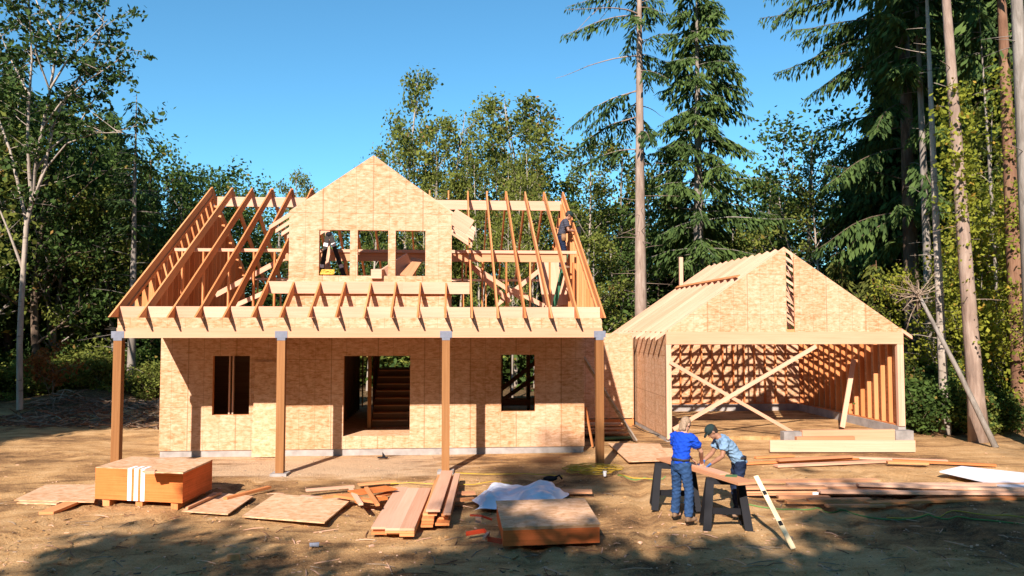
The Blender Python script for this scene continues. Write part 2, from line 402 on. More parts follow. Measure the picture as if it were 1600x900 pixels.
def axis(lo, hi, far, fine, grow=1.35):
    a = list(np.arange(lo, hi + 1e-6, fine)); s = fine
    while a[-1] < far: s *= grow; a.append(a[-1] + s)
    s = fine; b = []
    x = lo
    while x > -far: s *= grow; x -= s; b.append(x)
    return b[::-1] + a
gx, gy = axis(-15, 18, 1500, 0.13), axis(9, 31, 1500, 0.11)
gv = [(x, y, ground_z(x, y)) for y in gy for x in gx]
nx = len(gx); gf = [(j * nx + i, j * nx + i + 1, (j + 1) * nx + i + 1, (j + 1) * nx + i) for j in range(len(gy) - 1) for i in range(nx - 1)]
gm = bpy.data.meshes.new('ground'); gm.from_pydata(gv, [], gf); gm.materials.append(MT['dirt'])
gm.polygons.foreach_set('use_smooth', [True] * len(gm.polygons))
ground = bpy.data.objects.new('ground', gm); COL.objects.link(ground); tag(ground, kind='structure')
# ---------------------------------------------------------------- the house
X0, X1 = -7.62, 3.46                       # gable ends
YP, YW, YR, YB = 17.80, 20.43, 24.20, 28.0  # porch beam, front wall, ridge, rear wall
ZR, SL = 7.70, 0.605                       # ridge height and roof slope
def ztop(Y): return ZR - SL * abs(YR - Y)
DF = 3.44                                   # attic deck
house = thing('timber_house', (-2.08, YW, 0), 'unfinished timber house with open rafters, board gable dormer and deep post porch', 'house')
P = lambda mb, name, mat, par=None, **k: mb.build(name, mat, par or house, **k)

def wall_openings(mb, xs0, xs1, z0, z1, holes, y0, y1):
    """a flat wall in x,z between y0 and y1 with rectangular holes (xa, xb, za, zb), cut into butting panels, corners welded by abutting"""
    xs = sorted({xs0, xs1, *[h[0] for h in holes], *[h[1] for h in holes]})
    for a, b in zip(xs, xs[1:]):
        cut = sorted([(h[2], h[3]) for h in holes if h[0] <= a + 1e-6 and h[1] >= b - 1e-6]); z = z0
        for ca, cb in cut:
            if ca > z + 1e-6: mb.prism([(a, z), (b, z), (b, ca), (a, ca)], 1, y0, y1)
            z = cb
        if z < z1 - 1e-6: mb.prism([(a, z), (b, z), (b, z1), (a, z1)], 1, y0, y1)
    return mb

# foundation and ground floor
m = MB()
m.box((X0 + 0.02, YW + 0.03, -0.25), (X1 - 0.02, YW + 0.25, 0.16)); m.box((X0 + 0.02, YW + 0.25, -0.25), (X0 + 0.22, YB, 0.16)); m.box((X1 - 0.22, YW + 0.25, -0.25), (X1 - 0.02, YB, 0.16))
P(m, 'foundation', 'concrete')
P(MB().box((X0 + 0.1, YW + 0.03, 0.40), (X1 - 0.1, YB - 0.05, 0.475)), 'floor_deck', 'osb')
FW = [(-6.30, -5.36, 1.06, 2.59), (-2.94, -1.20, 0.48, 2.58), (1.22, 2.13, 1.09, 2.60)]
P(wall_openings(MB(), X0, X1, 0.15, 3.418, FW, YW, YW + 0.012), 'front_wall', 'osb_wall')
m = MB()                                    # stud framing of the front wall, seen as the reveals of its openings
for xa, xb, za, zb in FW:
    for x in (xa - 0.04, xb): m.box((x, YW + 0.014, 0.48), (x + 0.04, YW + 0.152, 2.95))
    if za > 0.6: m.box((xa, YW + 0.014, za - 0.04), (xb, YW + 0.152, za))
    m.box((xa, YW + 0.014, zb), (xb, YW + 0.152, zb + 0.25))
x = X0 + 0.15
while x < X1 - 0.1:
    if not any(h[0] - 0.1 < x < h[1] + 0.1 for h in FW): m.box((x, YW + 0.014, 0.48), (x + 0.04, YW + 0.152, 2.95))
    x += 0.406
P(m, 'front_wall_framing', 'lumber')
P(MB().prism([(YW + 0.02, 0.15), (YB, 0.15), (YB, 3.418), (YW + 0.02, 3.418)], 0, X0, X0 + 0.012), 'side_wall', 'osb_side')
P(MB().prism([(YW + 0.02, 0.15), (YB, 0.15), (YB, 3.418), (YW + 0.02, 3.418)], 0, X1 - 0.012, X1), 'side_wall', 'osb_side')
RW = [(bx(558, YB), bx(583, YB), 0.48, 2.62), (bx(590, YB), bx(652, YB), 1.55, 3.0), (bx(770, YB), bx(850, YB), 0.75, 2.75)]
P(wall_openings(MB(), X0, X1, 0.15, 3.418, RW, YB, YB + 0.012), 'rear_wall', 'osb_wall')
m = MB()
x = X0 + 0.2
while x < X1 - 0.1:
    if not any(h[0] - 0.03 < x < h[1] for h in RW): m.box((x, YB - 0.14, 0.48), (x + 0.04, YB - 0.002, 3.0))
    x += 0.406
a = bx(567, YB); m.box((a, YB - 0.14, 0.48), (a + 0.04, YB - 0.002, 2.62))
for px in (797, 822): a = bx(px, YB); m.box((a, YB - 0.14, 0.76), (a + 0.045, YB - 0.002, 2.75))
P(m, 'rear_wall_framing', 'lumber')
# rooms inside the ground floor, mostly in wood coloured dark in place of shade
m = MB(); y0 = 21.0
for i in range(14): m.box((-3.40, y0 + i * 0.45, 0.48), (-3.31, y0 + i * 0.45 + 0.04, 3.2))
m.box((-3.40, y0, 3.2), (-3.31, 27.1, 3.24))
P(m, 'partition_framing', 'fir_shaded')
P(MB().box((-3.42, y0, 0.48), (-3.405, 27.1, 3.2)), 'partition_board', 'fir_shaded')
for px in (360.5, 366): a = bx(px, 20.75); P(MB().box((a - 0.018, 20.72, 0.48), (a + 0.018, 20.80, 3.2)), 'inner_stud', 'pale')  # pale wood stands in for sunlight on this pair of studs
P(MB().box((-7.5, 22.01, 0.48), (-3.45, 22.03, 3.2)), 'back_room_wall', 'fir_shaded')
a = bx(578.5, 21.9); P(MB().box((a - 0.05, 21.85, 0.476), (a + 0.05, 21.95, 3.2)), 'stair_post', 'cedar')
for px in (588, 592): b = bx(px, 26.0); P(MB().box((b - 0.04, 25.9, 0.476), (b + 0.04, 26.0, 3.2)), 'stair_post', 'cedar')
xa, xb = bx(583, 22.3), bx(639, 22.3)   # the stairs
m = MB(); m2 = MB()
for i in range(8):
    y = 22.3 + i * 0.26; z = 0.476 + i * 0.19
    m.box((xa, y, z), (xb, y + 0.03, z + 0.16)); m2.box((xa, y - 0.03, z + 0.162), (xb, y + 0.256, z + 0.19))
st = P(m, 'stairs', 'fir_shaded'); P(m2, 'treads', 'red', st)
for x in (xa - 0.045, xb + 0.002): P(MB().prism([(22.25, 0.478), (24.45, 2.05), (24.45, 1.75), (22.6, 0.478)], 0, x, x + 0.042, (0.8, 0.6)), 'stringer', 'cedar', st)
P(MB().box((xa, 24.40, 1.92), (xb + 0.6, 25.5, 2.02)), 'stair_landing', 'fir_shaded')
for q_, w_ in (((1.0, 23.6, 1.1), (2.55, 23.6, 2.30)), ((1.05, 23.7, 0.8), (2.6, 23.9, 1.85))): P(MB().board(q_, w_, 0.13, 0.04, (0, 0, 1)), 'inner_brace', 'fir_shaded')
for q_, w_ in (((1.42, 24.5, 0.48), (1.52, 24.6, 3.2)), ((2.30, 24.5, 0.48), (2.40, 24.6, 3.2)), ((1.05, 22.6, 1.02), (2.2, 22.68, 1.2))): P(MB().box(q_, w_), 'inner_stud', 'fir_shaded')

# porch posts, beam, band and attic deck
for px in (187, 441, 697, 936):
    c = bx(px, YP + 0.09)
    po = P(MB().box((c - 0.09, YP, 0.02), (c + 0.09, YP + 0.18, 3.08)), 'porch_post', 'cedar')
    P(MB().box((c - 0.14, YP - 0.008, 3.10), (c + 0.14, YP + 0.188, 3.255)).box((c - 0.092, YP - 0.006, 3.04), (c + 0.092, YP + 0.186, 3.10)), 'post_cap', 'galv', po)
    P(MB().prism([(c - 0.19, YP - 0.09), (c + 0.18, YP - 0.1), (c + 0.2, YP + 0.26), (c - 0.17, YP + 0.27)], 2, -0.10, 0.035), 'footing', 'concrete', po)
P(MB().box((X0, YP + 0.002, 3.10), (X1, YP + 0.17, 3.325)), 'porch_beam', 'beam')
P(MB().box((X0 + 0.01, YP + 0.02, 3.327), (X1 - 0.01, YP + 0.032, 3.56)), 'rim_band', 'osb_wall')
P(MB().box((X0 + 0.003, YP + 0.19, 3.12), (X0 + 0.16, YW - 0.01, 3.325)), 'side_beam', 'beam')
P(MB().box((X1 - 0.16, YP + 0.19, 3.12), (X1 - 0.003, YW - 0.01, 3.325)), 'side_beam', 'beam')
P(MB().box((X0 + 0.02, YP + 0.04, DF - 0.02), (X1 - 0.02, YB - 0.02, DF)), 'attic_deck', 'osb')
m = MB()
for i in range(27): x = X0 + 0.2 + i * 0.406; m.box((x, YP + 0.18, 3.2), (x + 0.04, YW - 0.02, DF - 0.022))
P(m, 'porch_joists', 'lumber')

# rafters
NR = 18; XS = [X0 + 0.022 + (X1 - X0 - 0.044) * i / NR for i in range(NR + 1)]
RD = 0.235 / math.cos(math.atan(SL))         # vertical depth of a rafter
YT = YR - (ZR - 3.555) / SL                 # the tip of the tail
HY = 18.85                                   # header the short rafters end on
SHORT = range(6, 13)
def tip_prof(yend):
    ya = YT + RD / SL
    return [(YT, 3.555), (YT + 0.02, ztop(YT + 0.02) + 0.0), (yend, ztop(yend)), (yend, ztop(yend) - RD), (ya, 3.558)]
for i, x in enumerate(XS):
    end = HY - 0.042 if i in SHORT else YR - 0.022
    dz = R(-0.01, 0.01); dx = R(-0.012, 0.012) if 0 < i < NR else 0
    prof = [(y, z + dz) for y, z in tip_prof(end)]
    P(MB().prism(prof, 0, x - 0.02 + dx, x + 0.02 + dx, (1, SL)), 'rafter', 'lumber')
    rb = [(YR + 0.022, ZR + dz), (YB + 0.35, ztop(YB + 0.35) + dz), (YB + 0.35, ztop(YB + 0.35) - RD + dz), (YR + 0.022, ZR - RD + dz)]
    P(MB().prism(rb, 0, x - 0.02 - dx, x + 0.02 - dx, (1, -SL)), 'rafter', 'lumber')
# the two pieces of blocking rows, ridge and header
for i in range(NR):
    a, b = XS[i] + 0.033, XS[i + 1] - 0.033
    P(MB().box((a, YP + 0.012 + R(0, 0.01), 3.562), (b, YP + 0.052, 3.815 + R(-0.006, 0.004))), 'blocking', 'pale')
P(MB().box((X0 + 0.2, YR - 0.02, 7.10), (-1.9, YR + 0.02, 7.40)), 'ridge_board', 'pale')
P(MB().box((-1.899, YR - 0.02, 7.08), (X1 - 0.05, YR + 0.02, 7.38)), 'ridge_board', 'pale')
P(MB().box((-4.56, HY - 0.04, 4.16), (-1.3, HY + 0.04, 4.455)), 'dormer_header', 'pale')
P(MB().box((-1.299, HY - 0.04, 4.16), (0.34, HY + 0.04, 4.45)), 'dormer_header', 'pale')
# fly rafters with lookouts at the gables
for x in (X0 + 0.055, X1 - 0.055):
    P(MB().prism([(y, z - 0.24) for y, z in ((18.1, ztop(18.1)), (YR, ZR), (YR, ZR - 0.1), (18.1, ztop(18.1) - 0.1))], 0, x - 0.02, x + 0.02, (1, SL)), 'gable_plate', 'lumber')
    P(MB().prism([(y, z - 0.24) for y, z in ((YR + 0.001, ZR), (YB, ztop(YB)), (YB, ztop(YB) - 0.1), (YR + 0.001, ZR - 0.1))], 0, x - 0.02, x + 0.02, (1, -SL)), 'gable_plate', 'lumber')
    y = 18.4
    while y < YB - 0.1:
        zt = ztop(y) - 0.36
        if zt > DF + 0.1: P(MB().box((x - 0.07, y - 0.02, DF), (x + 0.07, y + 0.02, zt)), 'gable_stud', 'lumber')
        y += 0.406
# sheathing on the lower half of the right gable, propped sheets inside
P(MB().prism([(22.3, DF), (27.6, DF), (27.6, ztop(27.6) - 0.4), (24.2, 6.6), (22.3, 5.6)], 0, X1 - 0.006, X1 + 0.006), 'gable_sheathing', 'osb_side')
P(MB().prism([(19.6, DF), (27.9, DF), (27.9, ztop(27.9) - 0.4), (24.2, ZR - 0.42), (19.6, ztop(19.6) - 0.4)], 0, X0 - 0.018, X0 - 0.004), 'gable_sheathing', 'osb_side')
# knee wall that carries the rafters
KY = 20.95
P(MB().box((X0 + 0.12, KY - 0.07, 5.37), (X1 - 0.12, KY + 0.07, 5.452)), 'knee_wall_plate', 'pale')
P(MB().box((-4.6, KY - 0.02, 5.14), (X1 - 0.4, KY + 0.02, 5.368)), 'knee_wall_beam', 'red')
x = X0 + 0.3; k = 0
while x < X1 - 0.2:
    if not (-2.6 < x < -1.0): P(MB().box((x, KY - 0.065, DF), (x + 0.04, KY + 0.065, 5.136 if x > -4.6 else 5.368)), 'knee_wall_stud', 'lumber')
    x += 0.61 + (0.05 if k % 3 else -0.06); k += 1
P(MB().box((X0 + 0.12, YB - 0.15, ztop(YB) - RD - 0.11), (X1 - 0.12, YB - 0.01, ztop(YB) - RD - 0.03)), 'rear_wall_plate', 'pale')
x = X0 + 0.5
while x < X1 - 0.2:
    P(MB().box((x, YB - 0.14, DF), (x + 0.04, YB - 0.02, ztop(YB) - RD - 0.112)), 'rear_stud', 'lumber'); x += 0.82
for (pa, pb, Y) in (((337, 461), (447, 402), 21.15), ((724, 404), (797, 472), 21.2), ((742, 418), (818, 468), 22.6), ((775, 477), (862, 407), 23.3), ((366, 478), (452, 440), 23.4), ((850, 478), (800, 452), 22.2)):
    P(MB().board(at(*pa, Y), at(*pb, Y), 0.13, 0.04, (0, 0, 1)), 'diagonal_brace', 'pale')
m = MB()                                     # floor boards stacked on the deck edge inside
for i in range(4): m.box((0.3 + 0.2 * i, 22.0 + 0.25 * i, DF + 0.002), (2.9 - 0.1 * i, 22.2 + 0.25 * i, DF + 0.06 + 0.04 * i))
P(m, 'deck_plank', 'red')
P(MB().board(at(870, 478, 22.6), at(858, 402, 22.9), 0.8, 0.02, (1, 0, 0)), 'gable_panel', 'pale')

# dormer
DY = HY + 0.045; DX0, DX1, DC, DE, DZ = -4.07, -0.105, -2.04, 6.19, 7.60
WX = [(bx(497, DY), bx(545.5, DY)), (bx(557.5, DY), bx(605.5, DY)), (bx(617, DY), bx(664, DY))]
DWZ = (at(600, 431, DY).z, at(600, 360, DY).z)
dw = MB()
wall_openings(dw, DX0, DX1, DF + 0.002, DE, [(a, b, *DWZ) for a, b in WX], DY, DY + 0.014)
dw.prism([(DX0, DE), (DX1, DE), (DC, DZ)], 1, DY, DY + 0.014)
P(dw, 'dormer_wall', 'osb_wall')
m = MB()
for a, b in WX:
    for x in (a - 0.04, b): m.box((x, DY + 0.016, DF), (x + 0.04, DY + 0.15, DWZ[1] + 0.2))
    m.box((a, DY + 0.016, DWZ[0] - 0.04), (b, DY + 0.15, DWZ[0])); m.box((a, DY + 0.016, DWZ[1]), (b, DY + 0.15, DWZ[1] + 0.2))
P(m, 'dormer_framing', 'lumber')
ds = (DZ - DE) / (DC - DX0)
P(MB().box((DC - 0.02, DY + 0.02, 7.27), (DC + 0.02, YR - 0.03, 7.55)), 'dormer_ridge', 'lumber')
for k in range(7):
    y = DY + 0.05 + k * 0.66
    for s in (-1, 1):
        xe = DC + s * 2.52; zr = 7.56
        ze = zr - ds * 2.5
        P(MB().prism([(DC + s * 0.022, zr), (xe, ze), (xe, ze - 0.10), (DC + s * 0.022, zr - 0.2)], 1, y - 0.02, y + 0.02, (1, -s * ds)), 'dormer_rafter', 'pale')
P(MB().board((DX1 + 0.0, DY + 0.03, 6.12), (DX1 + 0.46, DY + 0.03, 5.83), 0.40, 0.04, (0, 0, 1)), 'dormer_fascia', 'pale')
for x in (DX0 + 0.02, DX1 - 0.06):
    m = MB(); y = DY + 0.5
    while y < 22.2:
        zb = ztop(y); 
        m.box((x, y, zb), (x + 0.04, y + 0.09, DE)); y += 0.5
    m.box((x, DY + 0.16, DE + 0.001), (x + 0.04, 22.0, DE + 0.05))
    P(m, 'dormer_cheek_framing', 'lumber')

# ---------------------------------------------------------------- the garage
GX0, GX1, GY, GB = 6.20, 13.50, 22.2, 29.1
GC, GZ, GE, GS = 9.86, 5.75, 3.17, 0.682
SZ = 0.22                                    # slab
garage = thing('timber_garage', (GC, GY, 0), 'unfinished timber garage with open truss roof and a wide open front', 'garage')
G = lambda mb, name, mat, par=None, **k: mb.build(name, mat, par or garage, **k)
G(MB().box((GX0 + 0.1, GY + 0.05, -0.2), (GX1 - 0.12, GB, 0.10)), 'slab', 'dirt')
m = MB(); m.box((GX1 - 0.2, GY - 0.02, -0.2), (GX1 + 0.03, GB + 0.02, 0.36)); m.box((GX0 - 0.02, GB - 0.2, -0.2), (GX1 - 0.2, GB + 0.02, 0.36)); m.box((GX0 + 0.01, GY + 0.02, -0.2), (GX0 + 0.2, GB - 0.2, 0.14))
G(m, 'foundation', 'concrete')
G(MB().prism([(GY + 0.02, 0.1), (GB, 0.1), (GB, 3.2), (GY + 0.02, 3.2)], 0, GX0, GX0 + 0.012), 'side_wall', 'osb_side')
G(MB().prism([(GY + 0.02, 0.2), (GB, 0.2), (GB, 3.2), (GY + 0.02, 3.2)], 0, GX1 - 0.012, GX1), 'side_wall', 'osb_side')
G(MB().prism([(GX0 + 0.013, 0.2), (GX1 - 0.013, 0.2), (GX1 - 0.013, 3.2), (GX0 + 0.013, 3.2)], 1, GB - 0.012, GB), 'rear_wall', 'osb_wall')
i = 0; y = GY + 0.12
while y < GB - 0.2:
    G(MB().box((GX1 - 0.155, y, 0.405), (GX1 - 0.014, y + 0.04, 3.08)), 'wall_stud', 'lumber')
    G(MB().box((GX0 + 0.014, y, 0.185), (GX0 + 0.155, y + 0.04, 3.08)), 'wall_stud', 'lumber')
    y += 0.406
for i in range(17):
    x = GX0 + 0.35 + i * 0.42
    if x < GX1 - 0.25: G(MB().box((x, GB - 0.155, 0.405), (x + 0.04, GB - 0.014, 3.08)), 'wall_stud', 'lumber')
m = MB(); m.box((GX1 - 0.155, GY + 0.1, 3.082), (GX1 - 0.013, GB - 0.013, 3.16)); m.box((GX0 + 0.013, GY + 0.1, 3.082), (GX0 + 0.155, GB - 0.013, 3.16)); m.box((GX0 + 0.156, GB - 0.155, 3.082), (GX1 - 0.156, GB - 0.013, 3.16))
m.box((GX1 - 0.155, GY + 0.1, 0.362), (GX1 - 0.013, GB - 0.16, 0.403)); m.box((GX0 + 0.156, GB - 0.155, 0.362), (GX1 - 0.156, GB - 0.013, 0.403))
G(m, 'wall_plate', 'lumber')
G(MB().box((GX0 + 0.002, GY - 0.07, 2.83), (GX1 - 0.002, GY + 0.08, 3.195)), 'door_beam', 'beam')
for x0, x1 in ((GX0 + 0.0, GX0 + 0.15), (GX1 - 0.20, GX1 - 0.105), (GX1 - 0.10, GX1 - 0.0)):
    G(MB().box((x0, GY - 0.06, 0.05 if x0 < 8 else 0.365), (x1, GY + 0.06, 2.828)), 'corner_post', 'pale')
def gtop(x): return GZ - GS * abs(x - GC)
def gable(x_lo, x_hi, y):
    pts = [(x_lo, 3.197)] + [(x_lo, gtop(x_lo) - 0.03)] + ([(GC, GZ - 0.03)] if x_lo < GC < x_hi else []) + [(x_hi, gtop(x_hi) - 0.03), (x_hi, 3.197)]
    pts = [p for i, p in enumerate(pts) if i == 0 or (Vector(p) - Vector(pts[i - 1])).length > 0.02]
    return MB().prism(pts, 1, y, y + 0.012)
G(gable(GX0 + 0.02, 9.885, GY - 0.055), 'gable_sheathing', 'osb_wall')
G(gable(10.13, GX1 - 0.02, GY - 0.055), 'gable_sheathing', 'osb_wall')
m = MB(); m.box((9.83, GY - 0.04, 3.197), (9.884, GY, gtop(9.85) - 0.06)); m.box((10.131, GY - 0.04, 3.197), (10.17, GY, gtop(10.15) - 0.1)); m.box((9.886, GY - 0.03, 3.197), (10.129, GY, 3.27))
G(m, 'vent_slot_frame', 'lumber')
# trusses
def truss(y, par):
    t = 0.019; hd = 0.09 / math.cos(math.atan(GS)); oh = 0.30
    ob = [(GX0 - oh, gtop(GX0 - oh)), (GC, GZ), (GC, GZ - hd), (GX0 - oh, gtop(GX0 - oh) - hd)]
    mb = MB(); mb.prism(ob, 1, y - t, y + t, (1, GS))
    xe = GX1 + 0.27
    mb.prism([(GC, GZ), (xe, gtop(xe)), (xe, gtop(xe) - hd), (GC, GZ - hd)], 1, y - t, y + t, (1, -GS))
    mb.prism([(GX0 + 0.02, 3.165), (GX1 - 0.02, 3.165), (GX1 - 0.02, 3.255), (GX0 + 0.02, 3.255)], 1, y - t * 0.9, y + t * 0.9)
    yy = y
    def web(x0, x1):
        mb.board((x0, yy, 3.24), (x1, yy, gtop(x1) - 0.07), 0.065, 0.03, (1, 0, 0) if abs(x0 - x1) < 0.05 else (0, 0, 1))
    q = (GX1 - GX0) / 8
    for k in (4,): web(GX0 + q * k, GX0 + q * k)
    for k in (1, 2.6): web(GX0 + q * k, GX0 + q * (k + 1.2) - 0.03); web(GX1 - q * k, GX1 - q * (k + 1.2) + 0.03)
    G(mb, 'roof_truss', 'pale')
for i in range(12): truss(GY + 0.02 + i * 0.613, garage)
# a long brace laid along the left slope
def on_slope(d): return (GC - d * math.cos(math.atan(GS)), GZ - d * math.sin(math.atan(GS)))
a, b = on_slope(1.50), on_slope(1.64); n = Vector((-GS, 1)).normalized() * 0.006; n2 = n * 6
G(MB().prism([(a[0] + n.x, a[1] + n.y), (b[0] + n.x, b[1] + n.y), (b[0] + n2.x, b[1] + n2.y), (a[0] + n2.x, a[1] + n2.y)], 1, GY + 0.3, GB - 0.1), 'roof_brace', 'lumber')
xe = GX1 + 0.29
G(MB().prism([(GX1 - 0.05, gtop(GX1 - 0.05) + 0.004), (xe, gtop(xe) + 0.004), (xe, gtop(xe) - 0.10), (GX1 - 0.05, gtop(GX1 - 0.05) - 0.10)], 1, GY - 0.06, GY - 0.0035, (1, -GS)), 'rake_board', 'pale')
# crossed braces in the doorway, a prop inside, a stick behind the roof
G(MB().board(at(1047, 566, GY - 0.10), at(1243, 678, GY - 0.10), 0.10, 0.04, (0, 0, 1)), 'door_brace', 'pale')
G(MB().board(at(1052, 671, GY - 0.145), at(1275, 541, GY - 0.145), 0.115, 0.04, (0, 0, 1)), 'door_brace', 'pale')
G(MB().board(at(1316, 668, 23.3), at(1334, 562, 24.0), 0.15, 0.04, (1, 0, 0)), 'wall_prop', 'pale')
G(MB().box((bx(1065, 28.9) - 0.07, 28.85, 3.2), (bx(1065, 28.9) + 0.07, 28.95, at(1065, 402, 28.9).z)), 'gable_upright', 'pale')

# board wall joining house and garage
LY = 25.8
link = MB().prism([(3.60, 0.24), (GX0 - 0.12, 0.24), (GX0 - 0.12, 3.12), (3.60, 3.12)], 1, LY, LY + 0.015).build('board_wall', 'osb_wall', None, (4.8, LY, 0))
tag(link, 'sunlit board wall standing between the house and the garage', 'wall')
m = MB()
for i in range(7): m.box((3.62 + i * 0.4, LY + 0.017, 0.2), (3.66 + i * 0.4, LY + 0.15, 3.1))
m.box((3.6, LY + 0.017, 0.0), (GX0 - 0.12, LY + 0.15, 0.198))
m.build('wall_framing', 'lumber', link)
# ---------------------------------------------------------------- materials and odds and ends lying about
def flat(name, corners, z0, z1, mat, label, cat, group=None, px=True):
    """a board or sheet with its four corners (photo points on the ground, or x,y) between heights z0 and z1"""
    zt = z1
    pts = [gz(*c, zt) for c in corners] if px else [Vector((*c, 0)) for c in corners]
    p = [(v.x, v.y) for v in pts]; g = max(((pts[1] - pts[0]), (pts[2] - pts[1])), key=lambda v: v.length)
    o = MB().prism(p, 2, z0, z1, (g.x, g.y)).build(name, mat, None, (p[0][0], p[0][1], z0))
    return tag(o, label, cat, group)
def plank(a, b, w, t, mat, label, group=None, cat='board', name='loose_board', side=None):
    o = MB().board(a, b, w, t, side if side is not None else (Vector(b) - Vector(a)).cross(Vector((0, 0, 1)))).build(name, mat, None, a)
    return tag(o, label, cat, group)

# bundle of sheets with orange edges at the left
FL, FR, BR = gz(148, 781, 0.09), gz(285, 788, 0.09), gz(331, 766, 0.09)
BL = FL + (BR - FR); z0, z1 = 0.11, 0.70
bun = thing('sheet_bundle', FL, 'orange edged bundle of board sheets crossed by three white stripes', 'sheet bundle')
q = [(v.x, v.y) for v in (FL, FR, BR, BL)]
m = MB().prism(q, 2, z0, z1 - 0.012); m.mi = [0, 0, 0, 1, 1, 0]
m.build('sheet_block', ['orange', 'redorange'], bun)
MB().prism(q, 2, z1 - 0.011, z1, (1, 0)).build('top_sheet', 'osb_brightened', bun)
d = (FR - FL); L = d.length; d.normalize(); nrm = Vector((d.y, -d.x, 0)); dep = (BR - FR)
for s in (0.40, 0.475, 0.55):
    c = FL + d * L * s
    m = MB().frame_box(Vector((c.x, c.y, (z0 + z1) / 2)) + nrm * 0.004, Vector((0, 0, (z1 - z0) / 2)), d * 0.042, nrm * 0.003)
    e = c + dep * 0.2
    m.frame_box(Vector(((c.x + e.x) / 2, (c.y + e.y) / 2, z1 + 0.003)), (e - c) / 2, d * 0.042, Vector((0, 0, 0.002)))
    m.build('stripe', 'white', bun)
for s in (0.12, 0.5, 0.9):
    c = FL + d * L * s + dep * 0.5
    MB().board(Vector((c.x, c.y, 0.04)) - dep * 0.47, Vector((c.x, c.y, 0.04)) + dep * 0.47, 0.13, 0.13).build('skid', 'lumber', bun)
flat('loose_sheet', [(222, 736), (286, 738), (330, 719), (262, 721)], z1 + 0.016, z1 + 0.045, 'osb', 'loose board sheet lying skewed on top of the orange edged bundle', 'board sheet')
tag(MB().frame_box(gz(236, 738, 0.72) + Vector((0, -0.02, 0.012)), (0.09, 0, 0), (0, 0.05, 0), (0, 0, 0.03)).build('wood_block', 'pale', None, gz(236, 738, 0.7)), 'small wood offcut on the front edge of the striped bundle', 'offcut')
flat('loose_sheet', [(22, 781), (147, 784), (158, 757), (72, 757)], 0.065, 0.085, 'osb_brightened', 'big sheet on the ground against the left end of the striped bundle', 'board sheet')
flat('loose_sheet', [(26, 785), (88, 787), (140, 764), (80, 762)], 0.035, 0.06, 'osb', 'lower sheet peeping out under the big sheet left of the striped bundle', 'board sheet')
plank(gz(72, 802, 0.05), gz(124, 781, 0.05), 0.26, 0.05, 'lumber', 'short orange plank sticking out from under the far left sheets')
flat('loose_sheet', [(284, 798), (356, 803), (396, 775), (334, 769)], 0.03, 0.05, 'osb_brightened', 'thin pale sheet lying right beside the striped bundle', 'board sheet')
plank(gz(292, 794, 0.09), gz(345, 770, 0.09), 0.05, 0.04, 'red', 'narrow stick lying on the pale sheet beside the striped bundle')
plank(gz(352, 779, 0.07), gz(421, 761, 0.07), 0.10, 0.05, 'lumber', 'short brown stick pointing right from the pale sheet')
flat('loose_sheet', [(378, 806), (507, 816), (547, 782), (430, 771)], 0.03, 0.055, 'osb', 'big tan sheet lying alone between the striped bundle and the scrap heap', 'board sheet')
# leaning sheet on the front wall
a = at(394, 716, YW - 0.16); b = at(432, 716, YW - 0.16); t1 = at(394, 560, YW - 0.02)
o = MB().frame_box(Vector(((a.x + b.x) / 2, YW - 0.125, 1.22)), Vector((0, 0.105, 1.22)), Vector(((b.x - a.x) / 2, 0, 0)), Vector((0, 0.008, -0.0007))).build('leaning_sheet', 'osb_brightened', None, (a.x, a.y, 0))
tag(o, 'narrow board sheet leaning on the front wall beside the left window', 'board sheet')

# scrap heap
for i, (pa, pb, w, t, mt, zz) in enumerate((((478, 766), (553, 760), 0.09, 0.045, 'pale', 0.10), ((505, 778), (560, 772), 0.10, 0.05, 'lumber', 0.06), ((525, 774), (590, 784), 0.13, 0.045, 'lumber', 0.13), ((552, 770), (612, 762), 0.42, 0.02, 'orange', 0.22),
        ((556, 784), (604, 778), 0.12, 0.05, 'orange', 0.10), ((548, 764), (564, 788), 0.08, 0.04, 'pale', 0.20), ((572, 762), (590, 789), 0.07, 0.04, 'lumber', 0.28), ((470, 775), (535, 781), 0.10, 0.03, 'pale', 0.03), ((590, 776), (616, 768), 0.2, 0.03, 'lumber', 0.12), ((560, 757), (618, 752), 0.16, 0.03, 'lumber', 0.05))):
    plank(gz(*pa, zz), gz(*pb, zz * R(0.8, 1.15)), w, t, mt, 'one of the split offcuts in the scrap heap left of the plank stacks', 'scrap heap offcuts', 'offcut', 'wood_offcut')

# the wide low plank stack and the narrow one beside it
nl, nr_, fl = gz(581, 822, 0.13), gz(647, 827, 0.13), gz(620, 760, 0.13); fr = fl + (nr_ - nl)
for lay in range(3):
    for k in range(3):
        s0, s1 = k / 3 + 0.006, (k + 1) / 3 - 0.006; sh = R(-0.05, 0.05)
        e0, e1 = nl.lerp(nr_, (s0 + s1) / 2), fl.lerp(fr, (s0 + s1) / 2); z = 0.03 + lay * 0.042; dd = (e1 - e0).normalized()
        plank(Vector((e0.x, e0.y, z)) + dd * sh, Vector((e1.x, e1.y, z)) + dd * sh, (nl - nr_).length / 3 - 0.012, 0.038, 'pale' if lay == 2 else 'lumber', 'one of the pale planks in the wide low stack near the picture centre', 'planks in the wide low stack')
base0, base1 = gz(679, 822, 0.03), gz(699, 752, 0.03); ax = (base1 - base0).normalized(); sd = Vector((ax.y, -ax.x, 0))
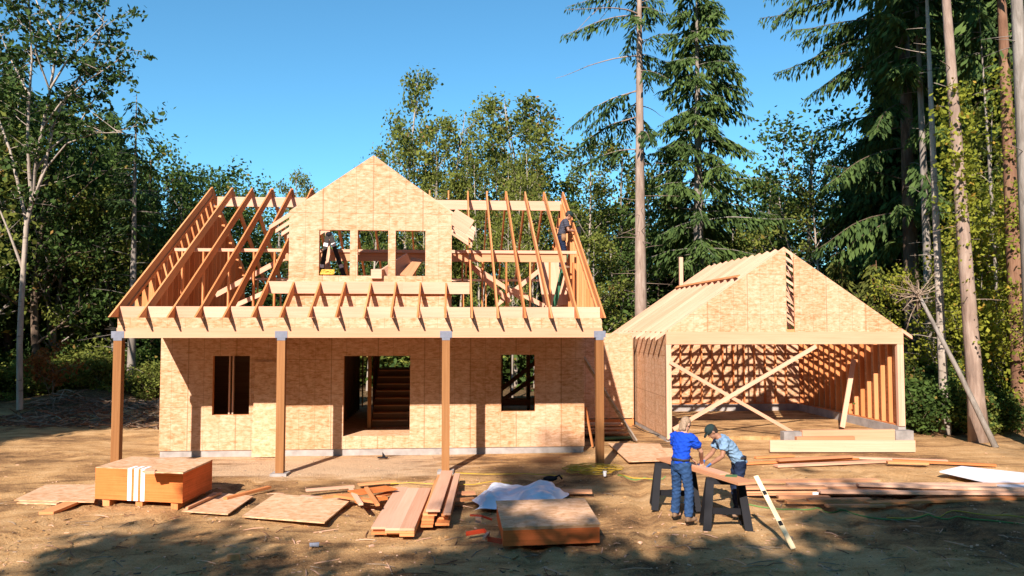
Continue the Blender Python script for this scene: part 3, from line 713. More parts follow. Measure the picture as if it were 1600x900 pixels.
for k, (off, z, w, sh, L) in enumerate(((-0.13, 0.03, 0.2, 0.0, 3.3), (0.12, 0.03, 0.24, 0.1, 3.3), (-0.12, 0.075, 0.2, 0.02, 3.2), (0.12, 0.072, 0.18, 0.35, 3.1), (-0.12, 0.118, 0.2, 0.06, 3.2), (-0.1, 0.161, 0.24, 0.25, 3.4), (0.17, 0.16, 0.14, 0.2, 3.3), (-0.02, 0.204, 0.2, 0.5, 3.2), (-0.04, 0.247, 0.24, 0.15, 3.5), (0.20, 0.204, 0.12, 0.1, 3.5))):
    a = base0 + sd * off + ax * sh; b = a + ax * L + sd * R(-0.04, 0.04); a.z = b.z = z
    plank(a, b, w, 0.04, 'pale' if k > 7 else 'lumber', 'one of the planks in the narrow uneven stack below the third porch post', 'planks in the narrow stack')

# white plastic sheet
tx0 = thing('plastic_sheet', gz(740, 795), 'crumpled white plastic sheet thrown over boards behind the orange edged sheet stack', 'plastic sheet')
A, B, C, D = gz(738, 801), gz(882, 792), gz(880, 764), gz(752, 769)
NXs, NYs = 90, 44; m = MB(); rng = np.random.default_rng(4)
def crump(u, v):
    s = 0
    for fx, fy, a, ph in ((5, 2, 0.05, 0), (9, -7, 0.035, 1), (3, 11, 0.03, 2), (17, 5, 0.018, 3), (-13, 15, 0.016, 4), (25, -19, 0.010, 1)):
        s += a * abs(math.sin(fx * u + fy * v + ph + 1.3 * math.sin(3 * u + 2 * v)))
    return s
for j in range(NYs + 1):
    for i in range(NXs + 1):
        u, v = i / NXs, j / NYs; e = min(u, 1 - u, v, 1 - v)
        p = A.lerp(B, u).lerp(D.lerp(C, u), v)
        z = 0.03 + (0.07 * math.exp(-((u - 0.38) / 0.28) ** 2) + 0.0 + 1.5 * crump(u, v) * (0.55 + 0.45 * math.sin(5 * u + 1) ** 2)) * sstep(0, 0.16, e)
        m.v.append(Vector((p.x + 0.10 * math.sin(9 * v + 2 * u) * (1 if e < 0.1 else 0.3), p.y + 0.12 * math.sin(11 * u) + 0.05 * math.sin(23 * u + 5 * v), z)))
for j in range(NYs):
    for i in range(NXs): k = j * (NXs + 1) + i; m.face([k, k + 1, k + NXs + 2, k + NXs + 1], [(0, 0)] * 4)
m.build('sheet', 'tarp', tx0, smooth=False)
for pa, pb, w, mt in (((800, 766), (925, 768), 0.3, 'red'), ((690, 772), (742, 770), 0.25, 'red'), ((700, 783), (742, 779), 0.2, 'lumber'), ((768, 764), (800, 760), 0.3, 'lumber')):
    plank(gz(*pa, 0.025), gz(*pb, 0.025), w, 0.03, mt, 'one of the reddish boards lying about the crumpled white plastic', 'boards around the white plastic')

# sheet stack with orange edges in the foreground
FL, FR, BR, BL = gz(786, 856, 0.0), gz(937, 850, 0.0), gz(912, 806, 0.0), gz(760, 813, 0.0)
BL = FL + (BR - FR) + Vector((-0.05, 0, 0)); z1 = 0.31
st2 = thing('sheet_stack', FL, 'low foreground stack of board sheets with red orange painted edges', 'sheet stack')
q = [(v.x, v.y) for v in (FL, FR, BR, BL)]
MB().prism(q, 2, 0.02, z1 - 0.055).build('sheet_block', 'redorange', st2)
q2 = [(x + 0.015 * (1 if i in (1, 2) else -1), y - 0.012 * (1 if i < 2 else -1)) for i, (x, y) in enumerate(q)]
MB().prism(q, 2, z1 - 0.052, z1 - 0.018).build('sheet_layer', 'red', st2)
m = MB(); k = 12                              # the top sheet sags and lifts a little
MB().prism(q2, 2, z1 - 0.016, z1, (1, 0)).build('top_sheet', 'osb_brightened', st2)
m = MB().tube([gz(768, 812, 0.12), gz(752, 806, 0.22), gz(735, 805, 0.20)], 0.02, 5)
tag(m.build('red_strap', 'redscrap', None, gz(768, 812)), 'red plastic strap curling off the left edge of the foreground sheet stack', 'strap')
tag(MB().board(gz(728, 834, 0.03), gz(757, 829, 0.05), 0.07, 0.012).board(gz(757, 829, 0.05), gz(762, 836, 0.03), 0.07, 0.012).build('red_strap', 'redscrap', None, gz(728, 834)), 'bent red strip on the ground left of the foreground sheet stack', 'strap')
tag(MB().board(gz(762, 842, 0.03), gz(784, 846, 0.03), 0.08, 0.012).build('red_strap', 'redscrap', None, gz(762, 842)), 'flat red scrap touching the corner of the foreground sheet stack', 'strap')
tag(MB().board(gz(756, 842, 0.06), gz(763, 833, 0.08), 0.05, 0.05).build('wood_block', 'pale', None, gz(756, 842)), 'pale little offcut standing by the red scraps', 'offcut')
tag(MB().board(gz(743, 812, 0.06), gz(752, 812, 0.06), 0.09, 0.1).build('wood_block', 'pale', None, gz(743, 812)), 'pale block beside the left edge of the foreground sheet stack', 'offcut')
tag(MB().board(gz(355, 872, 0.04), gz(375, 870, 0.04), 0.10, 0.08).build('wood_block', 'lumber', None, gz(355, 872)), 'brown wood offcut in the shade at the lower left', 'offcut')
c = gz(492, 856); m = MB().tube([c + Vector((-0.08, 0, 0.04)), c + Vector((-0.03, 0.01, 0.045)), c + Vector((0.06, 0.02, 0.04))], [0.038, 0.030, 0.038], 10)
tag(m.build('crushed_can', 'galv', None, c), 'crushed silvery can lying in the shade left of the plank stacks', 'can')
c = gz(945, 744); m = MB().tube([c, c + Vector((0, 0, 0.11))], [0.032, 0.045], 10)
tag(m.build('paper_cup', 'white', None, c), 'white cup standing by the yellow rope coil', 'cup')
c = gz(598, 716); m = MB().frame_box(c + Vector((0, 0, 0.02)), (0.13, 0, 0), (0, 0.05, 0), (0, 0, 0.012)); m.prism([(c.x - 0.01, 0.035), (c.x + 0.08, 0.035), (c.x - 0.01, 0.16)], 1, c.y - 0.01, c.y + 0.01)
tag(m.build('float_tool', 'black', None, c), 'small black trowel tool left on the ground before the front door', 'tool')
c = gz(860, 752); m = MB().ell(c + Vector((0, 0, 0.06)), (0.16, 0.08, 0.06)).tube([c + Vector((0.1, 0, 0.09)), c + Vector((0.2, 0.03, 0.12)), c + Vector((0.26, 0.02, 0.04))], 0.022, 7).tube([c + Vector((-0.12, 0, 0.05)), c + Vector((-0.2, -0.05, 0.03)), c + Vector((-0.28, 0.05, 0.02))], 0.012, 6)
tag(m.build('power_tool', 'black', None, c), 'dark power tool lying in the shade below the right window', 'tool')
# rope and cords
m = MB(); c = gz(925, 739); pts = []
for i in range(150):
    a = i * 0.42; r = 0.34 + 0.16 * math.sin(i * 0.7) + 0.05 * math.sin(i * 2.3)
    pts.append(c + Vector((r * 1.35 * math.cos(a) + 0.1 * math.sin(i * 0.17), r * 0.7 * math.sin(a), 0.03 + 0.0009 * i + 0.02 * math.sin(i * 1.1))))
m.tube(pts, 0.009, 5)
m.tube([gz(880, 744, 0.02), gz(820, 740, 0.02), gz(760, 741, 0.02), gz(712, 739, 0.02)], 0.012, 5).tube([gz(968, 741, 0.02), gz(990, 747, 0.02), gz(1025, 748, 0.02)], 0.012, 5)
m.tube([gz(800, 755, 0.02), gz(770, 752, 0.02), gz(740, 757, 0.02), gz(690, 757, 0.02), gz(640, 754, 0.02), gz(610, 756, 0.02)], 0.010, 5)
tag(m.build('yellow_rope', 'yellow', None, c, smooth=True), 'tangled coil of yellow rope trailing over the dirt below the right window', 'rope')
def cord(pp, r, mat, label):
    P_ = [gz(*p, 0.02) for p in pp]; out = []
    for i in range(len(P_) - 1):
        p0, p1, p2, p3 = P_[max(i - 1, 0)], P_[i], P_[i + 1], P_[min(i + 2, len(P_) - 1)]
        for k in range(6):
            t = k / 6; v = 0.5 * ((2 * p1) + (p2 - p0) * t + (2 * p0 - 5 * p1 + 4 * p2 - p3) * t * t + (3 * p1 - p0 - 3 * p2 + p3) * t ** 3)
            v.z = ground_z(v.x, v.y) + r; out.append(v)
    out.append(P_[-1]); tag(MB().tube(out, r, 6).build('cord', mat, None, P_[0], smooth=True), label, 'cord')
cord([(1168, 784), (1215, 789), (1262, 792), (1300, 789), (1342, 795), (1390, 802), (1450, 803), (1520, 809), (1605, 816)], 0.013, 'green_cord', 'green cord snaking over the dirt in front of the right lumber piles')
cord([(1385, 799), (1440, 802), (1500, 800), (1560, 804), (1610, 808)], 0.011, 'yellow', 'yellowish cord just behind the green one at the right edge')
cord([(965, 738), (1000, 742), (1040, 744)], 0.012, 'green_cord', 'short green cord end right of the yellow rope coil')

# between the house and the garage
flat('loose_sheet', [(982, 721), (1048, 719), (1031, 693), (950, 692)], 0.05, 0.07, 'osb_brightened', 'pale sheet on the ground left of the garage doorway', 'board sheet')
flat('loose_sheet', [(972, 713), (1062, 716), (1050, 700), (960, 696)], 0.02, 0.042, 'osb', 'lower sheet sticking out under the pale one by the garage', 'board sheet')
plank(gz(993, 688, 0.04), at(911, 558, 21.2), 0.14, 0.045, 'bark_pale', 'grey pole with painted dapples of light leaning on the right corner of the house', None, 'pole', 'leaning_pole')  # mottled bark colour stands in for dappled light on a plain board
plank(gz(926, 698, 0.03), at(915, 636, 20.75), 0.05, 0.04, 'lumber', 'thin stick propped on the house corner below the leaning pole', None, 'stick', 'leaning_stick')
for i in range(9):
    y = 23.2 + R(-0.5, 0.5); z = 0.05 + i * 0.035
    flat('scrap_board', [(3.65 + R(0, 0.4), y), (5.2 + R(-0.3, 0.4), y + R(-0.15, 0.15)), (5.2 + R(-0.3, 0.4), y + R(0.2, 0.5)), (3.65 + R(0, 0.4), y + R(0.2, 0.5))], z, z + 0.03, ['red', 'lumber', 'osb_brightened'][i % 3], 'one of the old boards in the low pile between house and garage', 'board', 'board pile by the house', False)
flat('green_sheet', [(4.35, 22.35), (5.35, 22.5), (5.3, 22.8), (4.3, 22.65)], 0.03, 0.07, 'greenboard', 'strip of dark green sheet on the ground by the low board pile', 'sheet', None, False)
tag(MB().tube([gz(1044, 684, 0.03), Vector((GX0 - 0.25, 23.9, 0.05)), Vector((GX0 - 0.3, 25.0, 0.08))], 0.014, 6).build('steel_bar', 'black', None, gz(1044, 684)), 'thin black bar lying along the foot of the garage side wall', 'bar')

# lumber right of the people
plank(gz(1203, 707, 0.0) + Vector((0, 0, 0.17)), gz(1430, 707, 0.0) + Vector((0, 0, 0.17)), 0.31, 0.05, 'pale', 'wide pale board standing on edge before the garage doorway', side=(0, 0, 1))
plank(Vector((bx(1249, 21.2), 21.2, 0.24)), Vector((bx(1392, 21.2), 21.2, 0.24)), 0.34, 0.14, 'beam', 'thick short beam lying behind the wide pale board', cat='beam', name='timber_beam', side=(0, 0, 1))
plank(Vector((bx(1240, 20.9), 20.9, 0.20)), Vector((bx(1330, 20.9), 20.9, 0.20)), 0.14, 0.14, 'red', 'red ended timber between the wide pale board and the thick beam', cat='beam', name='timber_beam', side=(0, 0, 1))
for x, lab in ((1234, 'white concrete block at the left end of the thick beam'), (1406, 'white concrete block at the right end of the thick beam')):
    c = Vector((bx(x, 21.3), 21.3, 0)); tag(MB().box(c + Vector((-0.28, -0.12, -0.02)), c + Vector((0.26, 0.14, 0.36))).build('concrete_block', 'block', None, c), lab, 'block')
for i, (pa, pb, w, z, mt) in enumerate((((1165, 724), (1340, 716), 0.14, 0.03, 'lumber'), ((1212, 728), (1392, 720), 0.20, 0.03, 'pale'), ((1215, 719), (1330, 713), 0.14, 0.10, 'red'), ((1330, 715), (1480, 720), 0.14, 0.04, 'pale'), ((1395, 719), (1556, 727), 0.14, 0.05, 'lumber'), ((1386, 722), (1450, 724), 0.16, 0.08, 'lumber'), ((1180, 715), (1240, 712), 0.10, 0.02, 'lumber'))):
    plank(gz(*pa, z), gz(*pb, z), w, 0.045, mt, 'one of the loose boards strewn between the wide pale board and the long pile', 'loose boards before the garage')
for i, (pa, pb, w, z, mt) in enumerate((((1150, 771), (1500, 770), 0.2, 0.03, 'red'), ((1155, 766), (1420, 767), 0.2, 0.03, 'lumber'), ((1400, 768), (1640, 771), 0.22, 0.03, 'lumber'), ((1150, 760), (1390, 760), 0.2, 0.03, 'lumber'), ((1380, 761), (1640, 763), 0.2, 0.03, 'pale'), ((1150, 768), (1400, 766), 0.19, 0.075, 'red'), ((1280, 768), (1640, 771), 0.19, 0.12, 'pale'), ((1150, 762), (1460, 761), 0.19, 0.075, 'red'),
        ((1160, 762), (1290, 761), 0.19, 0.165, 'red'), ((1230, 757), (1620, 757), 0.19, 0.12, 'pale'), ((1150, 752), (1372, 750), 0.2, 0.15, 'red'), ((1340, 757), (1640, 766), 0.19, 0.165, 'pale'))):
    plank(gz(*pa, z), gz(*pb, z), w, 0.042, mt, 'one of the long boards in the wide pile right of the sawhorses', 'boards in the long right pile')
tag(MB().frame_box(gz(1270, 769, 0.08) + Vector((0, -0.115, 0)), (0.06, 0, 0), (0, 0.004, 0), (0, 0, 0.025)).build('paper_tag', 'white', None, gz(1270, 769)), 'white paper tag stapled on the front of the long board pile', 'tag')
for pa, pb, w, z, mt in (((1215, 776), (1296, 777), 0.16, 0.06, 'red'), ((1228, 784), (1352, 785), 0.16, 0.025, 'lumber'), ((1290, 790), (1382, 790), 0.12, 0.025, 'red'), ((1262, 781), (1360, 780), 0.14, 0.07, 'red'), ((1355, 786), (1640, 776), 0.18, 0.05, 'lumber')):
    plank(gz(*pa, z), gz(*pb, z), w, 0.042, mt, 'one of the short boards dropped in front of the long right pile', 'boards before the long pile')
flat('white_board', [(1468, 736), (1530, 750), (1640, 778), (1660, 745), (1502, 728)], 0.11, 0.14, 'whiteboard', 'white rigid panel lying at the right edge behind the long board pile', 'panel')

# on the attic floor
lad = thing('step_ladder', at(520, 430, 20.5), 'dark folding ladder standing inside the left dormer window', 'ladder'); LYd = 20.3
ap = at(514, 366, LYd)
for px, k in ((496, -1), (550, 1)):
    ft = at(px, 440, LYd); ft.z = DF; ft.x += (ft.x - ap.x) * 0.35
    MB().board(ap + Vector((0.03 * k, 0, 0)), ft, 0.11, 0.05, (1, 0, 0)).build('rail', 'blackrubber', lad)
    for s in (0.10, 0.34, 0.62):
        p = ap.lerp(ft, s); p2 = ap.lerp(ft, s + 0.038)
        MB().board(p + Vector((0.03 * k, -0.03, 0)), p2 + Vector((0.03 * k, -0.03, 0)), 0.112, 0.008, (1, 0, 0)).build('label_plate', 'white', lad)
MB().ell(ap, (0.09, 0.05, 0.07)).build('hinge', 'black', lad)
plank(at(512, 445, 20.6), at(512, 355, 20.7), 0.13, 0.04, 'pale', 'upright board behind the dark folding ladder', side=(1, 0, 0))
m = MB(); c = at(511, 427, DY + 0.1)
for i in range(5): m.tube([c + Vector((0.17 * math.cos(a * 0.5) + R(-.02, .02), 0.04 * math.sin(a * 0.5 + i), 0.055 * math.sin(a * 0.5 + i) + 0.03)) for a in range(14)], 0.018, 5)
tag(m.build('rope_coil', 'yellow', None, c, smooth=True), 'small coil of yellow hose lying on the left dormer sill', 'rope')
plank(at(600, 434, DY + 0.28), at(640, 408, DY + 0.9), 0.45, 0.05, 'pale', 'wide pale board leaning inside the right dormer window', side=(0.3, 0.3, 1))
plank(at(588, 428, DY - 0.12), at(596, 427, DY + 0.6), 0.26, 0.22, 'pale', 'pale block poking out over the sill between two dormer windows', cat='offcut', name='wood_block', side=(1, 0, 0))
plank(at(634, 432, DY + 0.25), at(652, 405, DY + 1.2), 0.3, 0.05, 'red', 'reddish board leaning right of the wide pale one in the dormer', side=(1, 0.2, 0))
gl = thing('green_ladder', at(862, 478, 22.1), 'green ladder leaning against the inside of the right gable', 'ladder')
a, b = at(860, 474, 22.0), at(884, 398, 22.0); a.z = DF
for s in (-0.17, 0.17): MB().board(a + Vector((0, s, 0)), b + Vector((0, s, 0)), 0.09, 0.035, (1, 0, 0)).build('rail', 'green_fg', gl)
for k in range(6):
    p = a.lerp(b, (k + 0.7) / 6.4); MB().tube([p + Vector((0, -0.15, 0)), p + Vector((0, 0.15, 0))], 0.016, 6).build('rung', 'galv', gl)

# sawhorses with a board across them
def sawhorse(c, ang, label, L=0.72, H=0.80):
    o = thing('sawhorse', (c[0], c[1], 0), label, 'sawhorse', None, ang, True); e = L / 2
    MB().prism([(-0.06, H - 0.10), (0.06, H - 0.10), (0.045, H), (-0.045, H)], 0, -e, e).build('top_rail', 'black', o)
    for sx in (-1, 1):
        for sy in (-1, 1):
            MB().board((sx * (e - 0.06), sy * 0.03, H - 0.04), (sx * (e + 0.03), sy * 0.27, -0.02), 0.13, 0.05, (1, 0, 0)).build('leg', 'black', o)
        MB().board((sx * (e - 0.01), -0.20, 0.24), (sx * (e - 0.01), 0.20, 0.24), 0.09, 0.035, (0, 0, 1)).build('brace', 'black', o)
    MB().box((-e + 0.02, -0.02, 0.20), (e - 0.02, 0.02, 0.30)).build('shelf_bar', 'black', o)
    return o
SA = -0.20
sawhorse((4.55, 12.72), SA, 'nearer black plastic sawhorse under the end of the cut board', 0.62)
sawhorse((4.10, 14.15), SA, 'farther black plastic sawhorse behind the man in blue')
wa, wb = Vector((4.72, 12.15, 0.822)), Vector((4.02, 14.55, 0.822)); wd = (wb - wa).normalized()
plank(wa, wb, 0.36, 0.04, 'red', 'long reddish board laid across both sawhorses', cat='board', name='work_board')
p = wa.lerp(wb, 0.30); plank(p - wd * 0.1 + Vector((0.03, 0, 0.032)), p + wd * 1.05 + Vector((0.05, 0, 0.032)), 0.2, 0.022, 'pale', 'pale thin piece the two men are marking on the long board', cat='board', name='cut_piece')
tag(MB().frame_box(wa.lerp(wb, 0.22) + Vector((0.08, 0, 0.024)), (0.09, -0.03, 0), (0.04, 0.09, 0), (0, 0, 0.003)).build('speed_square', 'greenboard', None, wa), 'dark flat square lying on the near half of the long board', 'square')
lv = thing('spirit_level', gz(1240, 860), 'long pale yellow level leaning on the nearer sawhorse', 'level')
a, b = gz(1240, 858, 0.01), Vector((4.93, 12.33, 0.90)); sd = Vector((1, -0.3, 0)); dd = (b - a)
MB().board(a, b, 0.075, 0.028, sd).build('body', 'levelyellow', lv)
nn = dd.normalized().cross((sd - dd.normalized() * sd.dot(dd.normalized())).normalized()); nn = nn if nn.y < 0 else -nn
for s in (0.30, 0.72):
    MB().board(a + dd * s + nn * 0.013, a + dd * (s + 0.06) + nn * 0.013, 0.06, 0.008, sd).build('vial_window', 'black', lv)

# ---------------------------------------------------------------- people
def remesh(mb, name, voxel, mats, parent, smooth_it=4, wrinkle=0):
    me0 = mb.mesh('raw'); o = bpy.data.objects.new('raw', me0); COL.objects.link(o)
    md = o.modifiers.new('r', 'REMESH'); md.mode = 'VOXEL'; md.voxel_size = voxel
    s_ = o.modifiers.new('s', 'SMOOTH'); s_.factor = 0.5; s_.iterations = smooth_it
    dg = bpy.context.evaluated_depsgraph_get(); me = bpy.data.meshes.new_from_object(o.evaluated_get(dg))
    bpy.data.objects.remove(o); bpy.data.meshes.remove(me0)
    me.name = name; me.materials.clear()
    for m_ in mats: me.materials.append(MT[m_])
    me.polygons.foreach_set('use_smooth', [True] * len(me.polygons)); me.polygons.foreach_set('material_index', [0] * len(me.polygons))
    if wrinkle:
        n_ = len(me.vertices); co = np.empty(n_ * 3); me.vertices.foreach_get('co', co); co = co.reshape(-1, 3); nr = np.empty(n_ * 3); me.vertices.foreach_get('normal', nr); nr = nr.reshape(-1, 3)
        x, y, z = co.T; a_ = 0
        for fx, fy, fz, am, ph in ((9, 14, 31, 1.0, 0.3), (-17, 11, 38, 0.8, 1.9), (26, -21, 22, 0.7, 4.0), (13, 33, -47, 0.5, 2.2), (-40, 21, 66, 0.35, 5.1)):
            a_ = a_ + am * (1 - 1.7 * np.abs(np.sin(fx * x + fy * y + fz * z + ph + 1.5 * np.sin(7 * x + 9 * z + ph))))
        me.vertices.foreach_set('co', (co + nr * (wrinkle * a_)[:, None]).ravel()); me.update()
    r_ = bpy.data.objects.new(name, me); COL.objects.link(r_); r_.parent = parent; return r_
MT['skin'] = m_plain('skin', (0.47, 0.26, 0.17), 0.55, 0.35, 0.10, 20)
MT['skin_dark'] = m_plain('tanned_skin', (0.30, 0.15, 0.09), 0.55, 0.35, 0.10, 20)
def m_cloth(name, c, var=0.3):
    k = NT(name, 0.85, 0.15); co = k.coord(); n = k.noise(co, 7, 4, 0.6, 0.6); f = k.noise(co, 90, 2)
    k.bump(k.math('ADD', n, k.math('MULTIPLY', f, 0.15)), 0.5, 0.03)
    return k.color(k.ramp(n, [(0.3, tuple(x * (1 - var) for x in c)), (0.7, tuple(min(1, x * (1 + var)) for x in c))]))
MT['blue_shirt'] = m_cloth('bright_blue_cotton', (0.008, 0.055, 0.42), 0.18)
MT['grey_shirt'] = m_cloth('pale_blue_grey_cotton', (0.17, 0.27, 0.38), 0.15)
MT['dark_shirt'] = m_cloth('charcoal_cotton', (0.055, 0.055, 0.07), 0.2)
MT['denim'] = m_cloth('blue_denim', (0.022, 0.055, 0.13), 0.35)
MT['dark_denim'] = m_cloth('dark_denim', (0.012, 0.020, 0.045), 0.35)
MT['hair'] = m_plain('ash_blond_hair', (0.27, 0.185, 0.115), 0.6, 0.3, 0.4, 40)
MT['hair_dark'] = m_plain('dark_hair', (0.03, 0.02, 0.015), 0.6, 0.3, 0.3, 40)
MT['cap'] = m_cloth('dark_green_cap_cloth', (0.018, 0.032, 0.03), 0.2)
MT['glove'] = m_cloth('blue_glove', (0.05, 0.13, 0.33), 0.2)
MT['pouch'] = m_plain('tan_leather', (0.22, 0.12, 0.055), 0.7, 0.3, 0.3, 12)
MT['boot'] = m_plain('worn_tan_boot', (0.20, 0.13, 0.08), 0.8, 0.2, 0.3, 15)
MT['eye'] = m_plain('eye', (0.03, 0.02, 0.015), 0.2, 0.5, 0.1)
def V(*a): return Vector(a)
def person(loc, ang, label, J, shirt, pants, skin, hair, hairlen, cap=None, gloves=False, belt=False):
    """J: joints in the body's own frame (x forward, y left, z up)"""
    o = thing('person', loc, label, 'person', None, ang, True)
    Y = V(0, 1, 0)
    pel, ch, nk, hd = V(*J['pelvis']), V(*J['chest']), V(*J['neck']), V(*J['head'])
    def torso(g, zlo=0.0):
        m = []; ks = ((-0.16, 0.150, 0.105), (0.0, 0.165, 0.115), (0.30, 0.150, 0.105), (0.55, 0.160, 0.112), (0.80, 0.185, 0.115), (0.94, 0.150, 0.095), (1.03, 0.075, 0.065))
        for t, sx, fy in ks:
            if t < zlo: continue
            c = pel.lerp(ch, t / 0.6) if t <= 0.6 else ch.lerp(nk, (t - 0.6) / 0.4)
            ax = ((ch - pel) if t < 0.5 else (nk - ch)).normalized(); fr = Y.cross(ax).normalized() if True else None
            m.append((c, Y * (sx + g), fr * (fy + g)))
        return m
    def arm(mb, s, g, upto=1.0):
        sh, el, wr = V(*J['sh' + s]), V(*J['el' + s]), V(*J['wr' + s])
        if upto < 1: mb.tube([sh + (nk - sh) * 0.35, sh, sh.lerp(el, upto * 0.5), sh.lerp(el, upto)], [0.062 + g, 0.066 + g, 0.062 + g * 1.6, 0.060 + g * 2.2], 12)
        else: mb.tube([sh + (nk - sh) * 0.35, sh, sh.lerp(el, 0.5), el, el.lerp(wr, 0.3), wr], [0.058, 0.060, 0.050, 0.041, 0.043, 0.030], 12)
    def leg(mb, s, g):
        hp, kn, an_ = V(*J['hp' + s]), V(*J['kn' + s]), V(*J['an' + s])
        mb.tube([hp + V(0, 0, 0.06), hp.lerp(kn, 0.25), kn, kn.lerp(an_, 0.3), an_], [0.088 + g, 0.088 + g, 0.060 + g * 1.6, 0.060 + g * 1.5, 0.042 + g * 2.6], 12)
    def hand(mb, s, g=0.0):
        wr, el = V(*J['wr' + s]), V(*J['el' + s]); d = (wr - el).normalized(); d = (d + V(*J.get('hd' + s, (0.1, 0, -0.15)))).normalized()
        side = d.cross(V(0, 0, 1)).normalized(); up = side.cross(d)
        k = 1 if s == 'L' else -1; side = side * (-k)           # towards the thumb is -side
        mb.loft([(wr - d * 0.02, side * (0.028 + g), up * (0.022 + g)), (wr + d * 0.035, side * (0.038 + g), up * (0.018 + g)), (wr + d * 0.085, side * (0.040 + g), up * (0.015 + g))])
        for i, l in enumerate((0.068, 0.078, 0.072, 0.055)):
            b = wr + d * 0.08 + side * (-0.030 + 0.020 * i); fd = (d + side * (-0.08 + 0.05 * i)).normalized()
            mb.tube([b, b + fd * l * 0.45 - up * 0.006, b + fd * l * 0.75 - up * 0.022, b + fd * l * 0.92 - up * 0.042], [0.0095 + g, 0.009 + g, 0.008 + g, 0.007 + g], 7)
        b = wr + d * 0.03 - side * 0.03; td = (d * 0.7 - side * 0.7).normalized()
        mb.tube([b, b + td * 0.032 - up * 0.005, b + td * 0.05 + d * 0.022 - up * 0.014], [0.013 + g, 0.011 + g, 0.009 + g], 7)
    # body: one skin
    b = MB(); b.loft(torso(-0.018))
    hx = V(*J['look']).normalized(); hz = (hd - nk).normalized(); hz = (hz - hx * hz.dot(hx) * 0.6).normalized(); hx = (hx - hz * hx.dot(hz)).normalized(); hy = hz.cross(hx)
    Rm = Matrix((hx, hy, hz)).transposed()
    b.tube([nk - hz * 0.05, nk + hz * 0.04, hd - hz * 0.05], [0.066, 0.056, 0.055], 12)
    H = lambda x, y, z: hd + hx * x + hy * y + hz * z
    b.ell(H(-0.008, 0, 0.025), (0.098, 0.077, 0.098), 16, 10, Rm); b.ell(H(0.028, 0, -0.05), (0.062, 0.055, 0.068), 14, 8, Rm)
    b.ell(H(0.094, 0, -0.018), (0.022, 0.014, 0.028), 8, 6, Rm); b.ell(H(0.074, 0, -0.098), (0.02, 0.024, 0.018), 8, 6, Rm)
    for s in (-1, 1): b.ell(H(-0.005, s * 0.078, -0.005), (0.022, 0.012, 0.034), 8, 6, Rm)
    b.tube([H(0.084, -0.022, -0.066), H(0.090, 0, -0.066), H(0.084, 0.022, -0.066)], 0.007, 6)
    for s in 'LR':
        arm(b, s, 0); leg(b, s, -0.012); hand(b, s)
        an_ = V(*J['an' + s]); b.tube([an_, an_ + V(0.02, 0, -0.045), an_ + V(0.14, 0, -0.055)], [0.04, 0.038, 0.03], 10)
    remesh(b, 'body', 0.0075, [skin], o, 3)
    for s in (-1, 1): MB().ell(H(0.082, s * 0.032, 0.012), (0.010, 0.013, 0.008), 8, 6, Rm).build('eye', 'eye', o, smooth=True)
    # clothes
    m = MB(); m.loft(torso(0.012, -0.2)[0:6] + [(nk + (nk - ch).normalized() * 0.0, Y * 0.085, Y.cross((nk - ch).normalized()) * 0.075)])
    hem = torso(0.022)[0]; 
    for s in 'LR': arm(m, s, 0.013, 0.62)
    remesh(m, 'shirt', 0.011, [shirt], o, 4, 0.006)
    m = MB(); w = pel
    m.loft([(pel + V(0, 0, 0.10), Y * 0.158, V(0.112, 0, 0)), (pel + V(-0.005, 0, 0.0), Y * 0.172, V(0.122, 0, 0)), (pel + V(-0.01, 0, -0.10), Y * 0.170, V(0.118, 0, 0)), (pel + V(0, 0, -0.16), Y * 0.12, V(0.09, 0, 0))])
    for s in 'LR': leg(m, s, 0.014)
    remesh(m, 'trousers', 0.011, [pants], o, 4, 0.005)
    m = MB(); m.loft([(pel + V(0, 0, 0.085), Y * 0.176, V(0.130, 0, 0)), (pel + V(0, 0, 0.05), Y * 0.178, V(0.132, 0, 0))]); m.build('belt', 'blackrubber', o, smooth=True)
    for sy, nm in ((0.165, 'tool_pouch'), (-0.165, 'tool_pouch')):
        if belt: m = MB(); m.loft([(pel + V(0.05, sy, 0.07), V(0.06, 0, 0), V(0, 0.035, 0)), (pel + V(0.05, sy * 1.1, -0.02), V(0.075, 0, 0), V(0, 0.05, 0)), (pel + V(0.05, sy * 1.12, -0.13), V(0.065, 0, 0), V(0, 0.045, 0))]); m.build(nm, 'pouch', o, smooth=True)
    for s in 'LR':
        an_ = V(*J['an' + s]); f = V(0.98, 0.18 if s == 'L' else -0.18, 0)
        m = MB(); m.tube([an_ + V(0, 0, 0.06), an_ + V(-0.01, 0, 0.0), an_ + V(-0.005, 0, -0.045)], [0.055, 0.056, 0.05], 10)
        m.tube([an_ - f * 0.06 + V(0, 0, -0.05), an_ + V(0, 0, -0.04), an_ + f * 0.12 + V(0, 0, -0.05), an_ + f * 0.19 + V(0, 0, -0.056)], [0.035, 0.05, 0.042, 0.026], 10)
        remesh(m, 'boot', 0.012, ['boot'], o, 3)
        if gloves:
            m = MB(); hand(m, s, 0.004); remesh(m, 'glove', 0.006, ['glove'], o, 2)
    m = MB(); m.ell(H(-0.022, 0, 0.035), (0.100, 0.086, 0.100), 16, 10, Rm)
    if hairlen: m.ell(H(-0.062, 0, -0.045), (0.052, 0.080, 0.085), 12, 8, Rm); m.ell(H(-0.06, 0.03, -0.115), (0.035, 0.05, 0.04), 10, 6, Rm); m.ell(H(-0.055, -0.035, -0.105), (0.035, 0.05, 0.045), 10, 6, Rm)
    else: m.ell(H(-0.05, 0, -0.02), (0.055, 0.074, 0.062), 12, 8, Rm)
    hr = remesh(m, 'hair', 0.009, [hair], o, 1)
